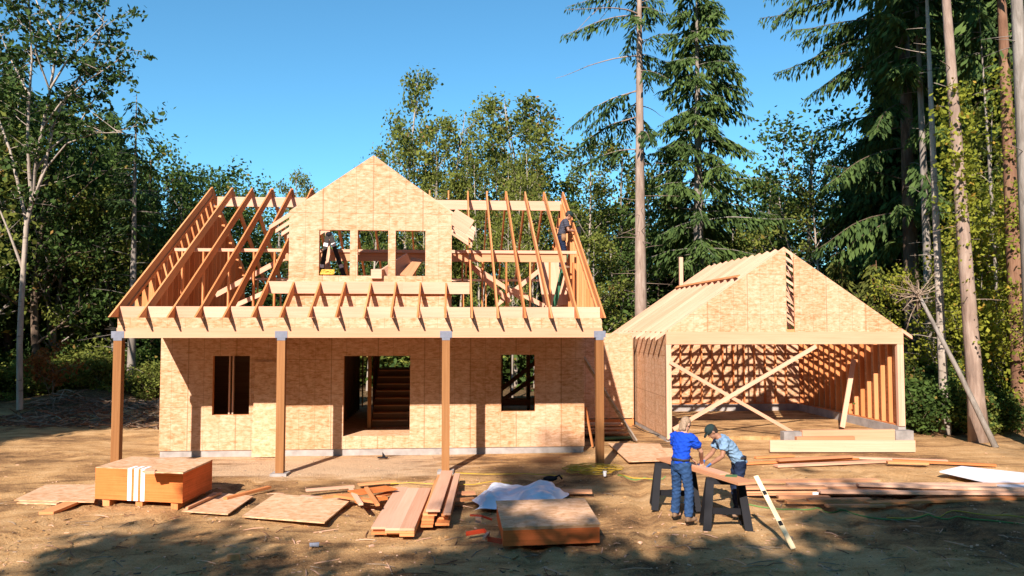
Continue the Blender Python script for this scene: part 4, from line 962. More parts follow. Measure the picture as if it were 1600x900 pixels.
    if cap:
        m = MB(); m.ell(H(-0.006, 0, 0.055), (0.112, 0.092, 0.088), 16, 10, Rm)
        c = remesh(m, 'cap', 0.009, [cap], o, 2)
        m = MB(); m.loft([(H(0.06, 0, 0.052), hy * 0.082, hz * 0.010), (H(0.125, 0, 0.042), hy * 0.074, hz * 0.010), (H(0.172, 0, 0.026), hy * 0.045, hz * 0.008)]); m.build('cap_peak', cap, c, smooth=True)
    return o
JA = dict(pelvis=(0, 0, 0.98), chest=(0.03, 0, 1.25), neck=(0.10, 0, 1.50), head=(0.165, 0, 1.635), look=(0.85, -0.15, -0.5),
          shL=(0.075, 0.195, 1.42), shR=(0.075, -0.195, 1.42), elL=(0.22, 0.25, 1.16), elR=(0.26, -0.24, 1.18), wrL=(0.44, 0.10, 1.0), wrR=(0.48, -0.10, 0.985),
          hpL=(0, 0.09, 0.93), hpR=(0, -0.09, 0.93), knL=(0.06, 0.135, 0.51), knR=(0.02, -0.15, 0.51), anL=(0.05, 0.17, 0.095), anR=(-0.06, -0.19, 0.095))
JB = dict(pelvis=(0, 0, 0.96), chest=(0.16, 0, 1.20), neck=(0.36, 0, 1.38), head=(0.475, 0, 1.475), look=(0.72, 0.05, -0.68),
          shL=(0.30, 0.19, 1.33), shR=(0.30, -0.19, 1.33), elL=(0.36, 0.24, 1.08), elR=(0.42, -0.22, 1.06), wrL=(0.53, 0.12, 0.93), wrR=(0.60, -0.12, 0.94),
          hpL=(0, 0.09, 0.91), hpR=(0, -0.09, 0.91), knL=(0.07, 0.12, 0.50), knR=(0.05, -0.12, 0.50), anL=(0.0, 0.15, 0.095), anR=(-0.02, -0.14, 0.095))
JC = dict(pelvis=(0, 0, 0.96), chest=(0.05, 0, 1.22), neck=(0.15, 0, 1.46), head=(0.23, 0, 1.59), look=(0.8, 0, -0.55),
          shL=(0.11, 0.19, 1.39), shR=(0.11, -0.19, 1.39), elL=(0.20, 0.25, 1.12), elR=(0.18, -0.26, 1.12), wrL=(0.42, 0.14, 1.16), wrR=(0.43, -0.14, 1.12),
          hpL=(0, 0.09, 0.91), hpR=(0, -0.09, 0.91), knL=(0.05, 0.10, 0.51), knR=(0.07, -0.10, 0.52), anL=(0.02, 0.11, 0.095), anR=(0.05, -0.11, 0.12))
person((3.93, 13.18, 0.0), math.radians(38), 'person in a bright blue t-shirt and jeans seen from behind at the sawhorses', JA, 'blue_shirt', 'denim', 'skin', 'hair', True, None, False)
person((5.06, 13.42, 0.0), math.radians(176), 'person in a grey t-shirt and dark cap bending over the board on the sawhorses', JB, 'grey_shirt', 'dark_denim', 'skin_dark', 'hair_dark', False, 'cap', True)
RZ = at(882, 412, 21.9).z
rp = person((at(877, 420, 21.9).x, 21.9, RZ - 0.18), 0.0, 'person in a charcoal t-shirt and jeans working high on the right roof edge', JC, 'dark_shirt', 'dark_denim', 'skin_dark', 'hair_dark', False, 'cap', False, True)
ng = thing('nail_gun', rp.location + V(0.46, -0.14, 1.14), 'black nail gun held by the man on the roof', 'nail gun', None, 0, True)
MB().box((-0.03, -0.03, -0.08), (0.05, 0.03, 0.10)).box((0.051, -0.02, -0.12), (0.09, 0.02, 0.12)).build('body', 'black', ng)
MB().tube([(-0.01, 0, -0.02), (-0.14, 0, -0.02)], 0.022, 8).build('handle', 'black', ng)

# chips, sticks and crumbs all over the dirt
rng = np.random.default_rng(12); m = MB(); random.seed(5)
for i in range(2600):
    if rng.uniform() < 0.8: px, py = rng.uniform(-20, 1620), 735 + 185 * rng.uniform() ** 0.8
    else: px, py = rng.uniform(-20, 1620), rng.uniform(700, 760)
    p = gz(px, py); z = ground_z(p.x, p.y)
    if -7.7 < p.x < 3.5 and p.y > 20.3 or 6 < p.x < 13.7 and p.y > 22: continue
    s = rng.uniform(0.004, 0.011) * (2.0 if rng.uniform() < 0.04 else 1); a = rng.uniform(0, 6.28); ln = rng.uniform(1, 5) if rng.uniform() < 0.4 else rng.uniform(0.8, 1.6)
    m.cur = int(rng.choice([0, 0, 1, 3, 3, 2]))
    m.frame_box((p.x, p.y, z + s * 0.4), (s * ln * math.cos(a), s * ln * math.sin(a), R(-0.2, 0.3) * s), (-s * math.sin(a), s * math.cos(a), R(-0.3, 0.3) * s), (0, 0, s * rng.uniform(0.25, 0.7)))
for i in range(420):                          # clods kicked up out of the dirt
    px, py = rng.uniform(-20, 1620), 745 + 170 * rng.uniform() ** 0.8; p = gz(px, py); r = rng.uniform(0.012, 0.035)
    if p.y > 17.3: continue
    m.cur = 3; m.ell((p.x, p.y, ground_z(p.x, p.y) + r * 0.2), (r * rng.uniform(0.8, 1.6), r * rng.uniform(0.8, 1.4), r * 0.7), 6, 4, Matrix.Rotation(rng.uniform(0, 6), 3, 'Z'))
tag(m.build('debris', ['pale', 'twig', 'bark_dark', 'dirt'], None), 'wood chips, clods and splinters scattered over the bare dirt', 'debris', kind='stuff')
m = MB()
for i in range(260):                          # broken sticks and bark strips trodden into the dirt
    px, py = rng.uniform(-20, 1620), 740 + 180 * rng.uniform() ** 0.7; p = gz(px, py)
    if p.y > 17: continue
    a = rng.uniform(0, 6.28); l = rng.uniform(0.05, 0.24); d = Vector((math.cos(a), math.sin(a), 0)) * l; z = ground_z(p.x, p.y) + 0.012
    m.cur = int(rng.integers(0, 3)); m.tube([Vector((p.x, p.y, z)) - d, Vector((p.x + R(-.02, .02), p.y + R(-.02, .02), z + R(0, 0.02))), Vector((p.x, p.y, z)) + d], [0.006, 0.009, 0.005], 4)
tag(m.build('sticks_litter', ['twig', 'pale', 'bark_red'], None), 'broken sticks and bark strips trodden into the dirt', 'litter', kind='stuff')
m = MB()
for i in range(900):                          # brushwood heaped at the left edge of the clearing
    x = rng.uniform(-16.5, -7.9); y = rng.uniform(26.5, 32.5); z = ground_z(x, y); a = rng.uniform(0, 6.28); l = rng.uniform(0.15, 0.75); t = rng.uniform(-0.3, 0.45)
    h = 0.28 * max(0, math.sin(x * 1.3) * math.sin(y * 0.9 + 1)) * rng.uniform(0, 1)
    d = Vector((math.cos(a), math.sin(a), t)) * l
    m.cur = int(rng.integers(0, 3)); m.tube([Vector((x, y, z + h)) - d, Vector((x, y, z + h + 0.04)), Vector((x, y, z + h)) + d], [0.02, 0.025, 0.012], 4)
tag(m.build('brushwood', ['twig', 'bark_dark', 'bark_red'], None), 'dry brushwood and roots heaped along the edge of the left wood', 'brushwood', kind='stuff')
# ---------------------------------------------------------------- trees
def leaf_mesh(name, C, D, S, L, Wd, tint, mat):
    n = len(C); C = np.asarray(C); V = np.empty((n, 4, 3), np.float32)
    V[:, 0] = C - D * L[:, None] * 0.5; V[:, 2] = C + D * L[:, None] * 0.5
    V[:, 1] = C + S * Wd[:, None] * 0.5 + D * L[:, None] * 0.08; V[:, 3] = C - S * Wd[:, None] * 0.5 + D * L[:, None] * 0.08
    me = bpy.data.meshes.new(name)
    me.vertices.add(4 * n); me.vertices.foreach_set('co', V.ravel())
    me.loops.add(4 * n); me.loops.foreach_set('vertex_index', np.arange(4 * n, dtype=np.int32))
    me.polygons.add(n); me.polygons.foreach_set('loop_start', np.arange(0, 4 * n, 4, dtype=np.int32))
    at_ = me.attributes.new('tint', 'FLOAT', 'POINT'); at_.data.foreach_set('value', np.repeat(tint, 4).astype(np.float32))
    me.materials.append(MT[mat]); me.update(calc_edges=True); me.validate()
    return me
def unit(a): return a / np.maximum(np.linalg.norm(a, axis=1, keepdims=True), 1e-6)
def leaves_at(rng, anchors, per, sigma, size, name, mat, droop=0.3):
    A = np.repeat(np.asarray(anchors), per, axis=0); n = len(A)
    clump = np.repeat(rng.uniform(0, 1, len(anchors)), per)
    C = A + rng.normal(0, 1, (n, 3)) * sigma * np.array([1, 1, 0.7])
    D = rng.normal(0, 1, (n, 3)); D[:, 2] -= droop; D = unit(D)
    S = unit(np.cross(D, rng.normal(0, 1, (n, 3)) + np.array([0, 0, 1.0])))
    L = rng.uniform(0.7, 1.35, n) * size
    t = np.clip(0.55 * clump + 0.45 * rng.uniform(0, 1, n), 0, 1); odd = rng.uniform(0, 1, n) < 0.03; t[odd] = rng.uniform(0.94, 1.0, odd.sum())
    return leaf_mesh(name, C, D, S, L, L * rng.uniform(0.5, 0.8, n), t, mat)

def limb(mb, anchors, rng, p, d, L, r, depth, maxd, up, wob, kids=4, ang=0.8, sides=6, thin=0.4, start=0.35):
    n = max(3, int(L / 0.7)); path = [p.copy()]; dd = d.copy(); ts = []
    for i in range(n):
        dd = dd + rng.normal(0, wob, 3) + np.array([0, 0, up]); dd /= np.linalg.norm(dd); path.append(path[-1] + dd * L / n)
    rad = [r * (1 - (1 - thin) * i / n) for i in range(n + 1)]
    mb.tube(path, rad, max(3, sides - depth), cap=False)
    if depth >= maxd:
        for i in range(1, n + 1): anchors.append(path[i])
        return path
    k = kids + int(rng.integers(0, 2))
    for j in range(k):
        t = start + (1 - start) * (j + rng.uniform(0.2, 0.9)) / k
        i = min(n - 1, int(t * n)); q = path[i] + (path[i + 1] - path[i]) * (t * n - i)
        ax = path[i + 1] - path[i]; ax = ax / np.linalg.norm(ax)
        o = np.cross(ax, rng.normal(0, 1, 3)); o /= np.linalg.norm(o)
        a = ang * rng.uniform(0.7, 1.25); nd = ax * math.cos(a) + o * math.sin(a)
        limb(mb, anchors, rng, q, nd, L * rng.uniform(0.42, 0.66) * (1.1 - 0.45 * t), rad[i] * 0.55, depth + 1, maxd, up, wob * 1.2, max(2, kids - 1), ang, sides, thin, start)
    anchors.append(path[-1]); anchors.append(path[-2])
    return path

def broadleaf(seed, h, r=0.16, clear=0.3, spread=0.3, n=11, leaf='leaf_alder', bark='bark_pale', per=9, sigma=0.36, size=0.19, stems=1, fan=0.16, up=0.06, depth=2, ang=0.8, lean=0.0):
    rng = np.random.default_rng(seed); mb = MB(); an = []
    for s_ in range(stems):
        az = rng.uniform(0, 6.28); f = fan * (0.3 + rng.uniform(0, 1)) if stems > 1 else 0.03
        hh = h * (1.0 if s_ == 0 else rng.uniform(0.75, 0.97)); rr = r * (1 if s_ == 0 else 0.75)
        d = np.array([math.cos(az) * f + lean, math.sin(az) * f, 1.0]); d /= np.linalg.norm(d)
        m = 14; p = np.array([0.1 * s_ * math.cos(az), 0.1 * s_ * math.sin(az), -0.3]); path = [p]
        for i in range(m):
            d = d + rng.normal(0, 0.035, 3) + np.array([0, 0, 0.03]); d /= np.linalg.norm(d); path.append(path[-1] + d * hh / m)
        rad = [rr * (1.25 if i == 0 else 1) * (1 - 0.85 * i / m) for i in range(m + 1)]
        mb.tube(path, rad, 9)
        for j in range(n):
            t = clear + (0.97 - clear) * (j + rng.uniform(0, 0.8)) / n; i = min(m - 1, int(t * m)); q = path[i] + (path[i + 1] - path[i]) * (t * m - i)
            az = j * 2.4 + rng.uniform(-0.5, 0.5); e = rng.uniform(0.25, 0.85)
            nd = np.array([math.cos(az) * math.cos(e), math.sin(az) * math.cos(e), math.sin(e)])
            shape = math.sin(math.pi * min(1, 0.18 + 0.82 * (t - clear) / (1 - clear))) * 0.75 + 0.3
            limb(mb, an, rng, q, nd, h * spread * shape * rng.uniform(0.75, 1.2), max(0.02, rad[i] * 0.42), 1, depth, up, 0.09, 4, ang)
        an.append(path[-1])
    tm = mb.mesh('trunk', (0, 0, 0), [MT[bark]], True)
    cm = leaves_at(rng, an, per, sigma, size, 'crown', leaf)
    return h, tm, cm

def conifer(seed, h, r=0.25, clear=0.15, reach=3.0, step=0.42, per=4, leaf='leaf_fir', bark='bark_fir', droop=0.5, dens=1.0, dead=0.0, side=None, spray=0.55, lean=(0, 0), top_pow=0.8, stubs=10, fill=1.0):
    """straight trunk, whorls of drooping boughs, hanging needle sprays; dead = bare boughs below the crown; side = (azimuth, strength) favours one side"""
    rng = np.random.default_rng(seed); mb = MB(); Cs = []; Ds = []; Ls = []; Ts = []
    m = 16; path = []
    for i in range(m + 1):
        t = i / m; path.append(np.array([lean[0] * h * t + 0.05 * math.sin(3 * t + seed), lean[1] * h * t + 0.05 * math.cos(2 * t + seed), -0.3 + (h + 0.3) * t]))
    mb.tube(path, [r * (1.35 if i == 0 else 1.06 if i == 1 else 1) * (1 - 0.93 * (i / m) ** 1.15) for i in range(m + 1)], 10)
    def pos(z): t = min(0.999, (z + 0.3) / (h + 0.3)); i = int(t * m); return path[i] + (path[i + 1] - path[i]) * (t * m - i)
    def bough(z, az, L, needles=True, dr=droop):
        q = pos(z); e = rng.uniform(-0.05, 0.35); d = np.array([math.cos(az) * math.cos(e), math.sin(az) * math.cos(e), math.sin(e)])
        k = max(4, int(L / 0.4)); pts = [q]
        for i in range(k):
            d = d + np.array([0, 0, -dr * 0.55 / k * (1.6 if i < k * 0.7 else -0.9)]) + rng.normal(0, 0.045, 3); d /= np.linalg.norm(d); pts.append(pts[-1] + d * L / k)
        mb.tube(pts, [max(0.008, 0.010 + 0.0065 * L) * (1 - 0.8 * i / k) for i in range(k + 1)], 4, cap=False)
        if not needles: return pts
        cl = rng.uniform(0, 1); ns = int(L * 22 * dens)
        for j in range(ns):
            t = 0.16 + 0.84 * (j + rng.uniform(0, 1)) / ns
            i = min(k - 1, int(t * k)); p = pts[i] + (pts[i + 1] - pts[i]) * (t * k - i)
            ax = pts[i + 1] - pts[i]; ax = ax / np.linalg.norm(ax); lat = np.cross(ax, [0, 0, 1]); lat /= max(1e-6, np.linalg.norm(lat))
            s = 1 if j % 2 else -1
            sd = lat * s * rng.uniform(0.35, 1) + ax * rng.uniform(0.2, 0.9) + np.array([0, 0, -droop * rng.uniform(0.3, 1.5)]); sd /= np.linalg.norm(sd)
            l = spray * rng.uniform(0.6, 1.3) * (0.45 + 0.75 * math.sin(math.pi * min(1, 0.25 + t * 0.7)))
            for u in range(2):
                Cs.append(p + sd * l * (0.28 + 0.5 * u) + np.array([0, 0, -0.12 * l * u]) + rng.normal(0, 0.02, 3)); Ds.append(sd + np.array([0, 0, -0.35 * u]) + rng.normal(0, 0.12, 3)); Ls.append(l * 0.62)
                Ts.append(0.5 * cl + 0.5 * rng.uniform(0, 1))
        return pts
    z = h * clear
    while z < h - 0.25:
        f = (h - z) / (h * (1 - clear)); L0 = reach * min(1.0, f ** top_pow * 1.05 + 0.06) * (0.72 + 0.28 * min(1, (1 - f) * 6 + 0.3))
        for j in range(per):
            az = rng.uniform(0, 6.283); L = L0 * rng.uniform(0.55, 1.15)
            if side:
                c = math.cos(az - side[0]); L *= 1 + side[1] * c * 0.6
                if rng.uniform(0, 1) < -c * side[1] * 0.8: continue
            if rng.uniform(0, 1) < fill: bough(z + rng.uniform(-0.2, 0.2), az, max(0.25, L), rng.uniform(0, 1) > dead * 0.4)
        z += step * (0.6 + 0.5 * f)
    for j in range(stubs): bough(h * rng.uniform(0.06, max(0.1, clear)), rng.uniform(0, 6.28), rng.uniform(0.3, 1.3) * (1 + dead), False, 0.25)
    tm = mb.mesh('trunk', (0, 0, 0), [MT[bark]], True); n = len(Cs); D = unit(np.array(Ds)); S = unit(np.cross(D, rng.normal(0, 0.6, (n, 3)) + np.array([0, 0, 1.0])))
    Ls = np.array(Ls)
    return h, tm, leaf_mesh('crown', np.array(Cs), D, S, Ls, Ls * rng.uniform(0.20, 0.34, n), np.array(Ts), leaf)

TREES = []
def plant(tpl, x, y, h, label, rz=None, name='tree', group=None, wide=1.0, cat='tree', tilt=None):
    H, tm, cm = tpl; s = h / H
    o = thing(name, (x, y, ground_z(x, y)), label, cat, group)
    o.scale = (s * wide, s * wide, s); o.rotation_euler = (tilt[0] if tilt else 0, tilt[1] if tilt else 0, R(0, 6.28) if rz is None else rz)
    for nm, me in (('trunk', tm), ('crown', cm)):
        c = bpy.data.objects.new(nm, me); COL.objects.link(c); c.parent = o
    TREES.append(o); return o
def hgt(py, Y): return at(800, py, Y).z          # height of something whose top is at photo row py, standing at depth Y

T_ald = [broadleaf(11, 15, 0.15, 0.42, 0.14, 13, per=13, size=0.19, stems=2, fan=0.05, sigma=0.28), broadleaf(12, 15, 0.15, 0.5, 0.13, 12, per=13, size=0.19, stems=1, sigma=0.28), broadleaf(13, 15, 0.13, 0.4, 0.15, 12, per=13, size=0.19, stems=3, fan=0.06, sigma=0.28)]
T_brd = [broadleaf(21, 12, 0.2, 0.16, 0.30, 15, 'leaf_dark', 'bark_dark', 15, 0.42, 0.21), broadleaf(22, 12, 0.2, 0.14, 0.33, 14, 'leaf_dark', 'bark_grey', 15, 0.42, 0.21, stems=2, fan=0.12), broadleaf(23, 12, 0.18, 0.12, 0.28, 15, 'leaf_alder', 'bark_grey', 20, 0.4, 0.22)]
T_con = [conifer(31, 20, 0.26, 0.06, 3.4, 0.45, 5, bark='bark_dark', droop=0.7, spray=0.7), conifer(32, 20, 0.28, 0.12, 3.9, 0.48, 5, bark='bark_dark', droop=0.85, spray=0.75), conifer(33, 16, 0.2, 0.08, 2.7, 0.40, 5, bark='bark_dark', droop=0.6, spray=0.6)]
T_ced = [conifer(41, 7, 0.1, 0.05, 2.0, 0.32, 4, 'leaf_cedar', 'bark_red', droop=0.7, spray=0.5)]

# the left wood
def vase_alder():
    rng = np.random.default_rng(51); Yb = 29.5; mb = MB(); an = []
    base = Vector((bx(30, Yb), Yb, ground_z(bx(30, Yb), Yb)))
    stems = (([(30, 640), (31, 540), (34, 469), (42, 350), (50, 313), (55, 262), (66, 200), (78, 140), (92, 60), (99, -20), (104, -90)], 0.0, 0.115, 0.28), ([(50, 313), (45, 262), (44, 219), (47, 150), (50, 94), (46, 30), (44, -50)], -0.8, 0.075, 0.35),
             ([(52, 316), (68, 271), (84, 190), (108, 140), (140, 99), (160, 40), (172, -30)], 0.9, 0.075, 0.3), ([(42, 350), (30, 290), (16, 235), (-4, 180), (-20, 110), (-32, 20)], 0.4, 0.07, 0.4), ([(36, 420), (14, 360), (-12, 300), (-40, 240)], -0.6, 0.055, 0.5),
             ([(50, 313), (72, 262), (104, 224), (150, 208), (192, 207)], -0.9, 0.045, 0.7), ([(53, 270), (80, 230), (120, 200), (150, 150), (172, 120)], 1.3, 0.05, 0.45), ([(78, 140), (104, 96), (140, 60), (168, 30)], -0.5, 0.045, 0.3), ([(66, 200), (95, 160), (130, 130), (170, 105), (186, 92)], -1.2, 0.045, 0.35), ([(47, 150), (20, 100), (-5, 40)], 0.8, 0.045, 0.2), ([(92, 60), (60, 10), (40, -40)], 0.9, 0.045, 0.2), ([(78, 140), (55, 80), (62, 10)], -1.2, 0.04, 0.3))
    for pp, dy, r, t0 in stems:
        m = len(pp) - 1
        path = [np.array(at(x + rng.uniform(-1, 1), y, Yb + dy * i / m * 1.4) - base) for i, (x, y) in enumerate(pp)]
        mb.tube(path, [r * (1 - 0.8 * i / m) for i in range(m + 1)], 8, cap=False)
        L = sum(np.linalg.norm(path[i + 1] - path[i]) for i in range(m)); k = int(L * 1.5)
        for q in range(k):
            t = t0 + (1 - t0) * (q + rng.uniform(0, 1)) / k; i = min(m - 1, int(t * m)); p = path[i] + (path[i + 1] - path[i]) * (t * m - i)
            az = rng.uniform(0, 6.28); e = rng.uniform(0.0, 0.8); d = np.array([math.cos(az) * math.cos(e), math.sin(az) * math.cos(e), math.sin(e)])
            limb(mb, an, rng, p, d, rng.uniform(0.8, 2.0), 0.016, 1, 2, 0.02, 0.12, 3, 0.8)
    o = thing('alder_tree', base, 'tall pale many stemmed alder at the left edge of the clearing', 'tree')
    for nm, me in (('trunk', mb.mesh('trunk', (0, 0, 0), [MT['bark_pale']], True)), ('crown', leaves_at(rng, an, 5, 0.15, 0.19, 'crown', 'leaf_maple'))):
        c = bpy.data.objects.new(nm, me); COL.objects.link(c); c.parent = o
vase_alder()
snag = conifer(52, 14, 0.2, 0.55, 1.7, 0.5, 4, bark='bark_grey', droop=0.5, dens=0.9, dead=0.8, spray=0.55, stubs=26)
plant(snag, bx(205, 35), 35, hgt(178, 35), 'thin grey topped fir rising over the dark wood left of the house', 1.0, 'fir_tree')
lw = [(T_brd[0], 62, 36, 12.5, 'alder_tree'), (T_brd[1], 125, 38, 12.6, 'broadleaf_tree'), (T_con[1], 12, 37, 15.5, 'fir_tree'), (T_con[0], 165, 41, 14.5, 'fir_tree'), (T_brd[0], 245, 40, 11.6, 'broadleaf_tree'),
      (T_brd[1], 300, 42, 11.2, 'broadleaf_tree'), (T_brd[2], -40, 33, 15, 'broadleaf_tree'), (T_con[2], 90, 44, 15.5, 'fir_tree'), (T_con[0], 225, 46, 12.5, 'fir_tree'), (T_brd[0], 345, 45, 10.5, 'broadleaf_tree'), (T_brd[1], -10, 42, 14, 'broadleaf_tree'), (T_brd[2], 185, 37, 9.5, 'broadleaf_tree'), (T_con[2], 40, 40, 15, 'fir_tree'), (T_con[0], 135, 39, 13, 'fir_tree'), (T_con[2], 275, 44, 11.5, 'fir_tree'), (T_brd[0], 215, 38, 8.5, 'broadleaf_tree'), (T_brd[1], 90, 37, 10, 'broadleaf_tree'), (T_con[0], -60, 36, 17, 'fir_tree')]
for t, px, Y, h, nm in lw:
    plant(t, bx(px, Y), Y, h, 'one of the dark crowded trees in the wood left of the house', None, nm, 'dark trees in the left wood', 1.0)
# behind the house, left to right
for px, Y, top, t, nm, wd, lab in (
    (641, 43, 105, T_ald[0], 'alder_tree', 0.8, 'tall thin pale alder just right of the dormer peak'),
    (690, 42, 178, T_ald[2], 'alder_tree', 0.85, 'shorter leafy alder with a bare white stem behind the ridge board'),
    (828, 44, 138, T_ald[2], 'alder_tree', 1.0, 'tall twin stemmed alder above the right half of the open rafters'),
    (763, 46, 236, T_brd[2], 'broadleaf_tree', 0.75, 'yellowish bushy tree left of the twin stemmed alder'),
    (908, 41, 222, T_ald[1], 'alder_tree', 0.9, 'slim white trunked alder behind the man on the roof'),
    (952, 46, 228, T_brd[2], 'broadleaf_tree', 0.9, 'rounded green tree between the roof worker and the bare fir trunk'),
    (1135, 42, 330, T_brd[2], 'broadleaf_tree', 0.9, 'pale green low tree behind the garage ridge'),
    (1245, 42, 205, T_brd[1], 'broadleaf_tree', 1.1, 'broad dark green tree rising behind the garage gable'),
    (1292, 38, 238, T_ald[1], 'alder_tree', 0.9, 'thin bare stemmed young alder behind the right garage slope')):
    plant(t, bx(px, Y), Y, hgt(top, Y), lab, None, nm, None, wd)
for px, Y, top, t, nm in ((360, 48, 300, T_brd[0], 'broadleaf_tree'), (420, 46, 330, T_brd[1], 'broadleaf_tree'), (480, 49, 320, T_brd[2], 'broadleaf_tree'), (545, 46, 330, T_brd[0], 'broadleaf_tree'), (600, 47, 330, T_brd[2], 'broadleaf_tree'),
                         (655, 47, 300, T_brd[1], 'broadleaf_tree'), (725, 50, 290, T_con[2], 'fir_tree'), (790, 50, 285, T_brd[2], 'broadleaf_tree'), (850, 48, 270, T_brd[0], 'broadleaf_tree'), (885, 50, 290, T_brd[2], 'broadleaf_tree'),
                         (985, 50, 300, T_con[2], 'fir_tree'), (1055, 44, 262, T_con[0], 'fir_tree'), (1128, 45, 300, T_con[2], 'fir_tree'), (965, 43, 330, T_brd[1], 'broadleaf_tree'), (1030, 43, 380, T_brd[0], 'broadleaf_tree'), (1035, 48, 290, T_brd[1], 'broadleaf_tree'), (1085, 46, 340, T_brd[2], 'broadleaf_tree'), (1180, 47, 290, T_brd[2], 'broadleaf_tree'), (1210, 50, 270, T_con[2], 'fir_tree'), (1330, 46, 260, T_brd[0], 'broadleaf_tree'),
                         (930, 40, 375, T_brd[2], 'broadleaf_tree'), (1160, 39, 385, T_brd[2], 'broadleaf_tree'), (700, 44, 380, T_brd[1], 'broadleaf_tree'), (760, 43, 390, T_brd[2], 'broadleaf_tree'), (820, 43, 380, T_brd[0], 'broadleaf_tree'), (600, 42, 400, T_brd[1], 'broadleaf_tree'), (380, 43, 390, T_brd[2], 'broadleaf_tree')):
    plant(t, bx(px, Y), Y, hgt(top, Y), 'one of the bushy trees closing the view behind the house and garage', None, nm, 'bushy trees behind the house', 1.1)
for px, Y, top in ((470, 40, 330), (668, 39, 330), (715, 41, 300), (752, 40, 310), (806, 40, 300), (836, 39, 290), (575, 38, 300), (800, 34, 330)):
    plant(T_ald[1] if px % 2 else T_ald[0], bx(px, Y), Y, hgt(top - 60, Y), 'one of the slender white trunked alders seen through the open framing', None, 'alder_tree', 'slender alders behind the framing', 0.7)
for i in range(20):
    px = 250 + i * 62; Y = 55 + (i * 5 % 7) * 1.2
    plant(T_brd[i % 3], bx(px, Y), Y, R(9.5, 12.5), 'one of the bushy trees closing the view behind the house and garage', None, 'broadleaf_tree', 'bushy trees behind the house', 1.35)
# the two firs behind the garage
bare = conifer(61, 26, 0.33, 0.45, 3.8, 0.72, 5, bark='bark_fir', droop=0.8, dens=1.0, dead=0.45, side=(2.85, 0.85), spray=0.56, stubs=34, top_pow=0.5, fill=0.76)
plant(bare, bx(1003, 35.5), 35.5, 26, 'tall fir with a long bare pinkish trunk and ragged boughs on its left', 0.0, 'fir_tree')
full = conifer(62, 20, 0.33, 0.30, 3.5, 0.46, 5, bark='bark_grey', droop=0.75, dens=1.15, spray=0.62, stubs=26, top_pow=0.5, dead=0.15, side=(0.3, 0.25), fill=0.82)
plant(full, bx(1094, 38), 38, hgt(-45, 38), 'dense dark pointed fir with a grey lower trunk behind the garage', 0.4, 'fir_tree', None, 1.05)
# the right wood
hang = conifer(71, 30, 0.34, 0.24, 4.3, 0.62, 4, bark='bark_dark', droop=0.9, dens=1.15, side=(2.9, 0.65), spray=0.62, stubs=8, top_pow=0.35, fill=0.8)
plant(hang, bx(1424, 30), 30, 30, 'great fir hanging long drooping boughs over the clearing on the right', 0.0, 'fir_tree')
def bare_trunk(seed, px0, y0, px1, Y, r, bark, label, name, h=24, crown=0.72, reach=3.0):
    b = Vector((bx(px0, Y), Y, 0)); t = at(px1, 0, Y); lean = ((t.x - b.x) / t.z, 0)
    tpl = conifer(seed, h, r, crown, reach, 0.6, 4, bark=bark, droop=0.8, spray=0.7, lean=lean, stubs=16)
    return plant(tpl, b.x, Y, h, label, 0.0, name), b, lean
bare_trunk(72, 1471, 690, 1450, 23.6, 0.15, 'bark_pale', 'slender pale straight trunk left of the leafy leaning one', 'fir_tree', 19, 0.8, 1.8)
tr, b3, l3 = bare_trunk(73, 1526, 690, 1481, 21.6, 0.235, 'bark_fir', 'thick pinkish trunk wrapped in yellow leaves right of the garage', 'fir_tree', 24, 0.72)
tr4, b4, l4 = bare_trunk(74, 1596, 690, 1566, 23.5, 0.28, 'bark_red', 'reddish ivy clad trunk near the right edge', 'cedar_tree', 24, 0.66)
bare_trunk(75, 1622, 690, 1588, 20.6, 0.29, 'bark_grey', 'big grey trunk cut by the right edge of the view', 'fir_tree', 24, 0.75)
bare_trunk(76, 1565, 690, 1528, 24.5, 0.10, 'bark_grey', 'thin grey leaning stem between the two leafy trunks', 'fir_tree', 15, 0.85, 1.2)
bare_trunk(77, 1452, 690, 1432, 27.5, 0.19, 'bark_grey', 'dim grey trunk in the shade behind the slender pale one', 'fir_tree', 22, 0.6, 2.6)
for px, Y, h, t in ((1432, 35, 21, T_con[2]), (1352, 40, 13, T_con[1]), (1400, 39, 17, T_con[0]), (1470, 36, 25, T_con[1]), (1535, 36, 27, T_con[0]), (1600, 34, 26, T_con[1]), (1655, 31, 24, T_con[0]), (1440, 43, 26, T_con[1]), (1505, 41, 28, T_con[0]), (1570, 41, 28, T_con[1]), (1640, 38, 26, T_con[1]), (1720, 30, 25, T_con[0]), (1375, 46, 17, T_con[0])):
    plant(t, bx(px, Y), Y, h, 'one of the dark crowded firs filling the wood on the right', None, 'fir_tree', 'dark firs in the right wood', 1.15)
for px, Y, top, lab in ((1372, 28, 400, 'olive cedar sapling showing over the right garage slope'), (1432, 26.5, 560, 'low olive cedar sapling beside the right garage corner'), (1318, 32, 395, 'olive cedar sapling half hidden by the garage roof')):
    plant(T_ced[0], bx(px, Y), Y, hgt(top, Y), lab, None, 'cedar_sapling', None, 1.2)
for px, Y, h, t in ((1548, 29, 12, T_ald[1]), (1500, 33, 15, T_ald[0])):
    plant(t, bx(px, Y), Y, h, 'one of the slim leafy trees standing among the trunks on the right', None, 'alder_tree', 'slim leafy trees in the right wood', 0.8)
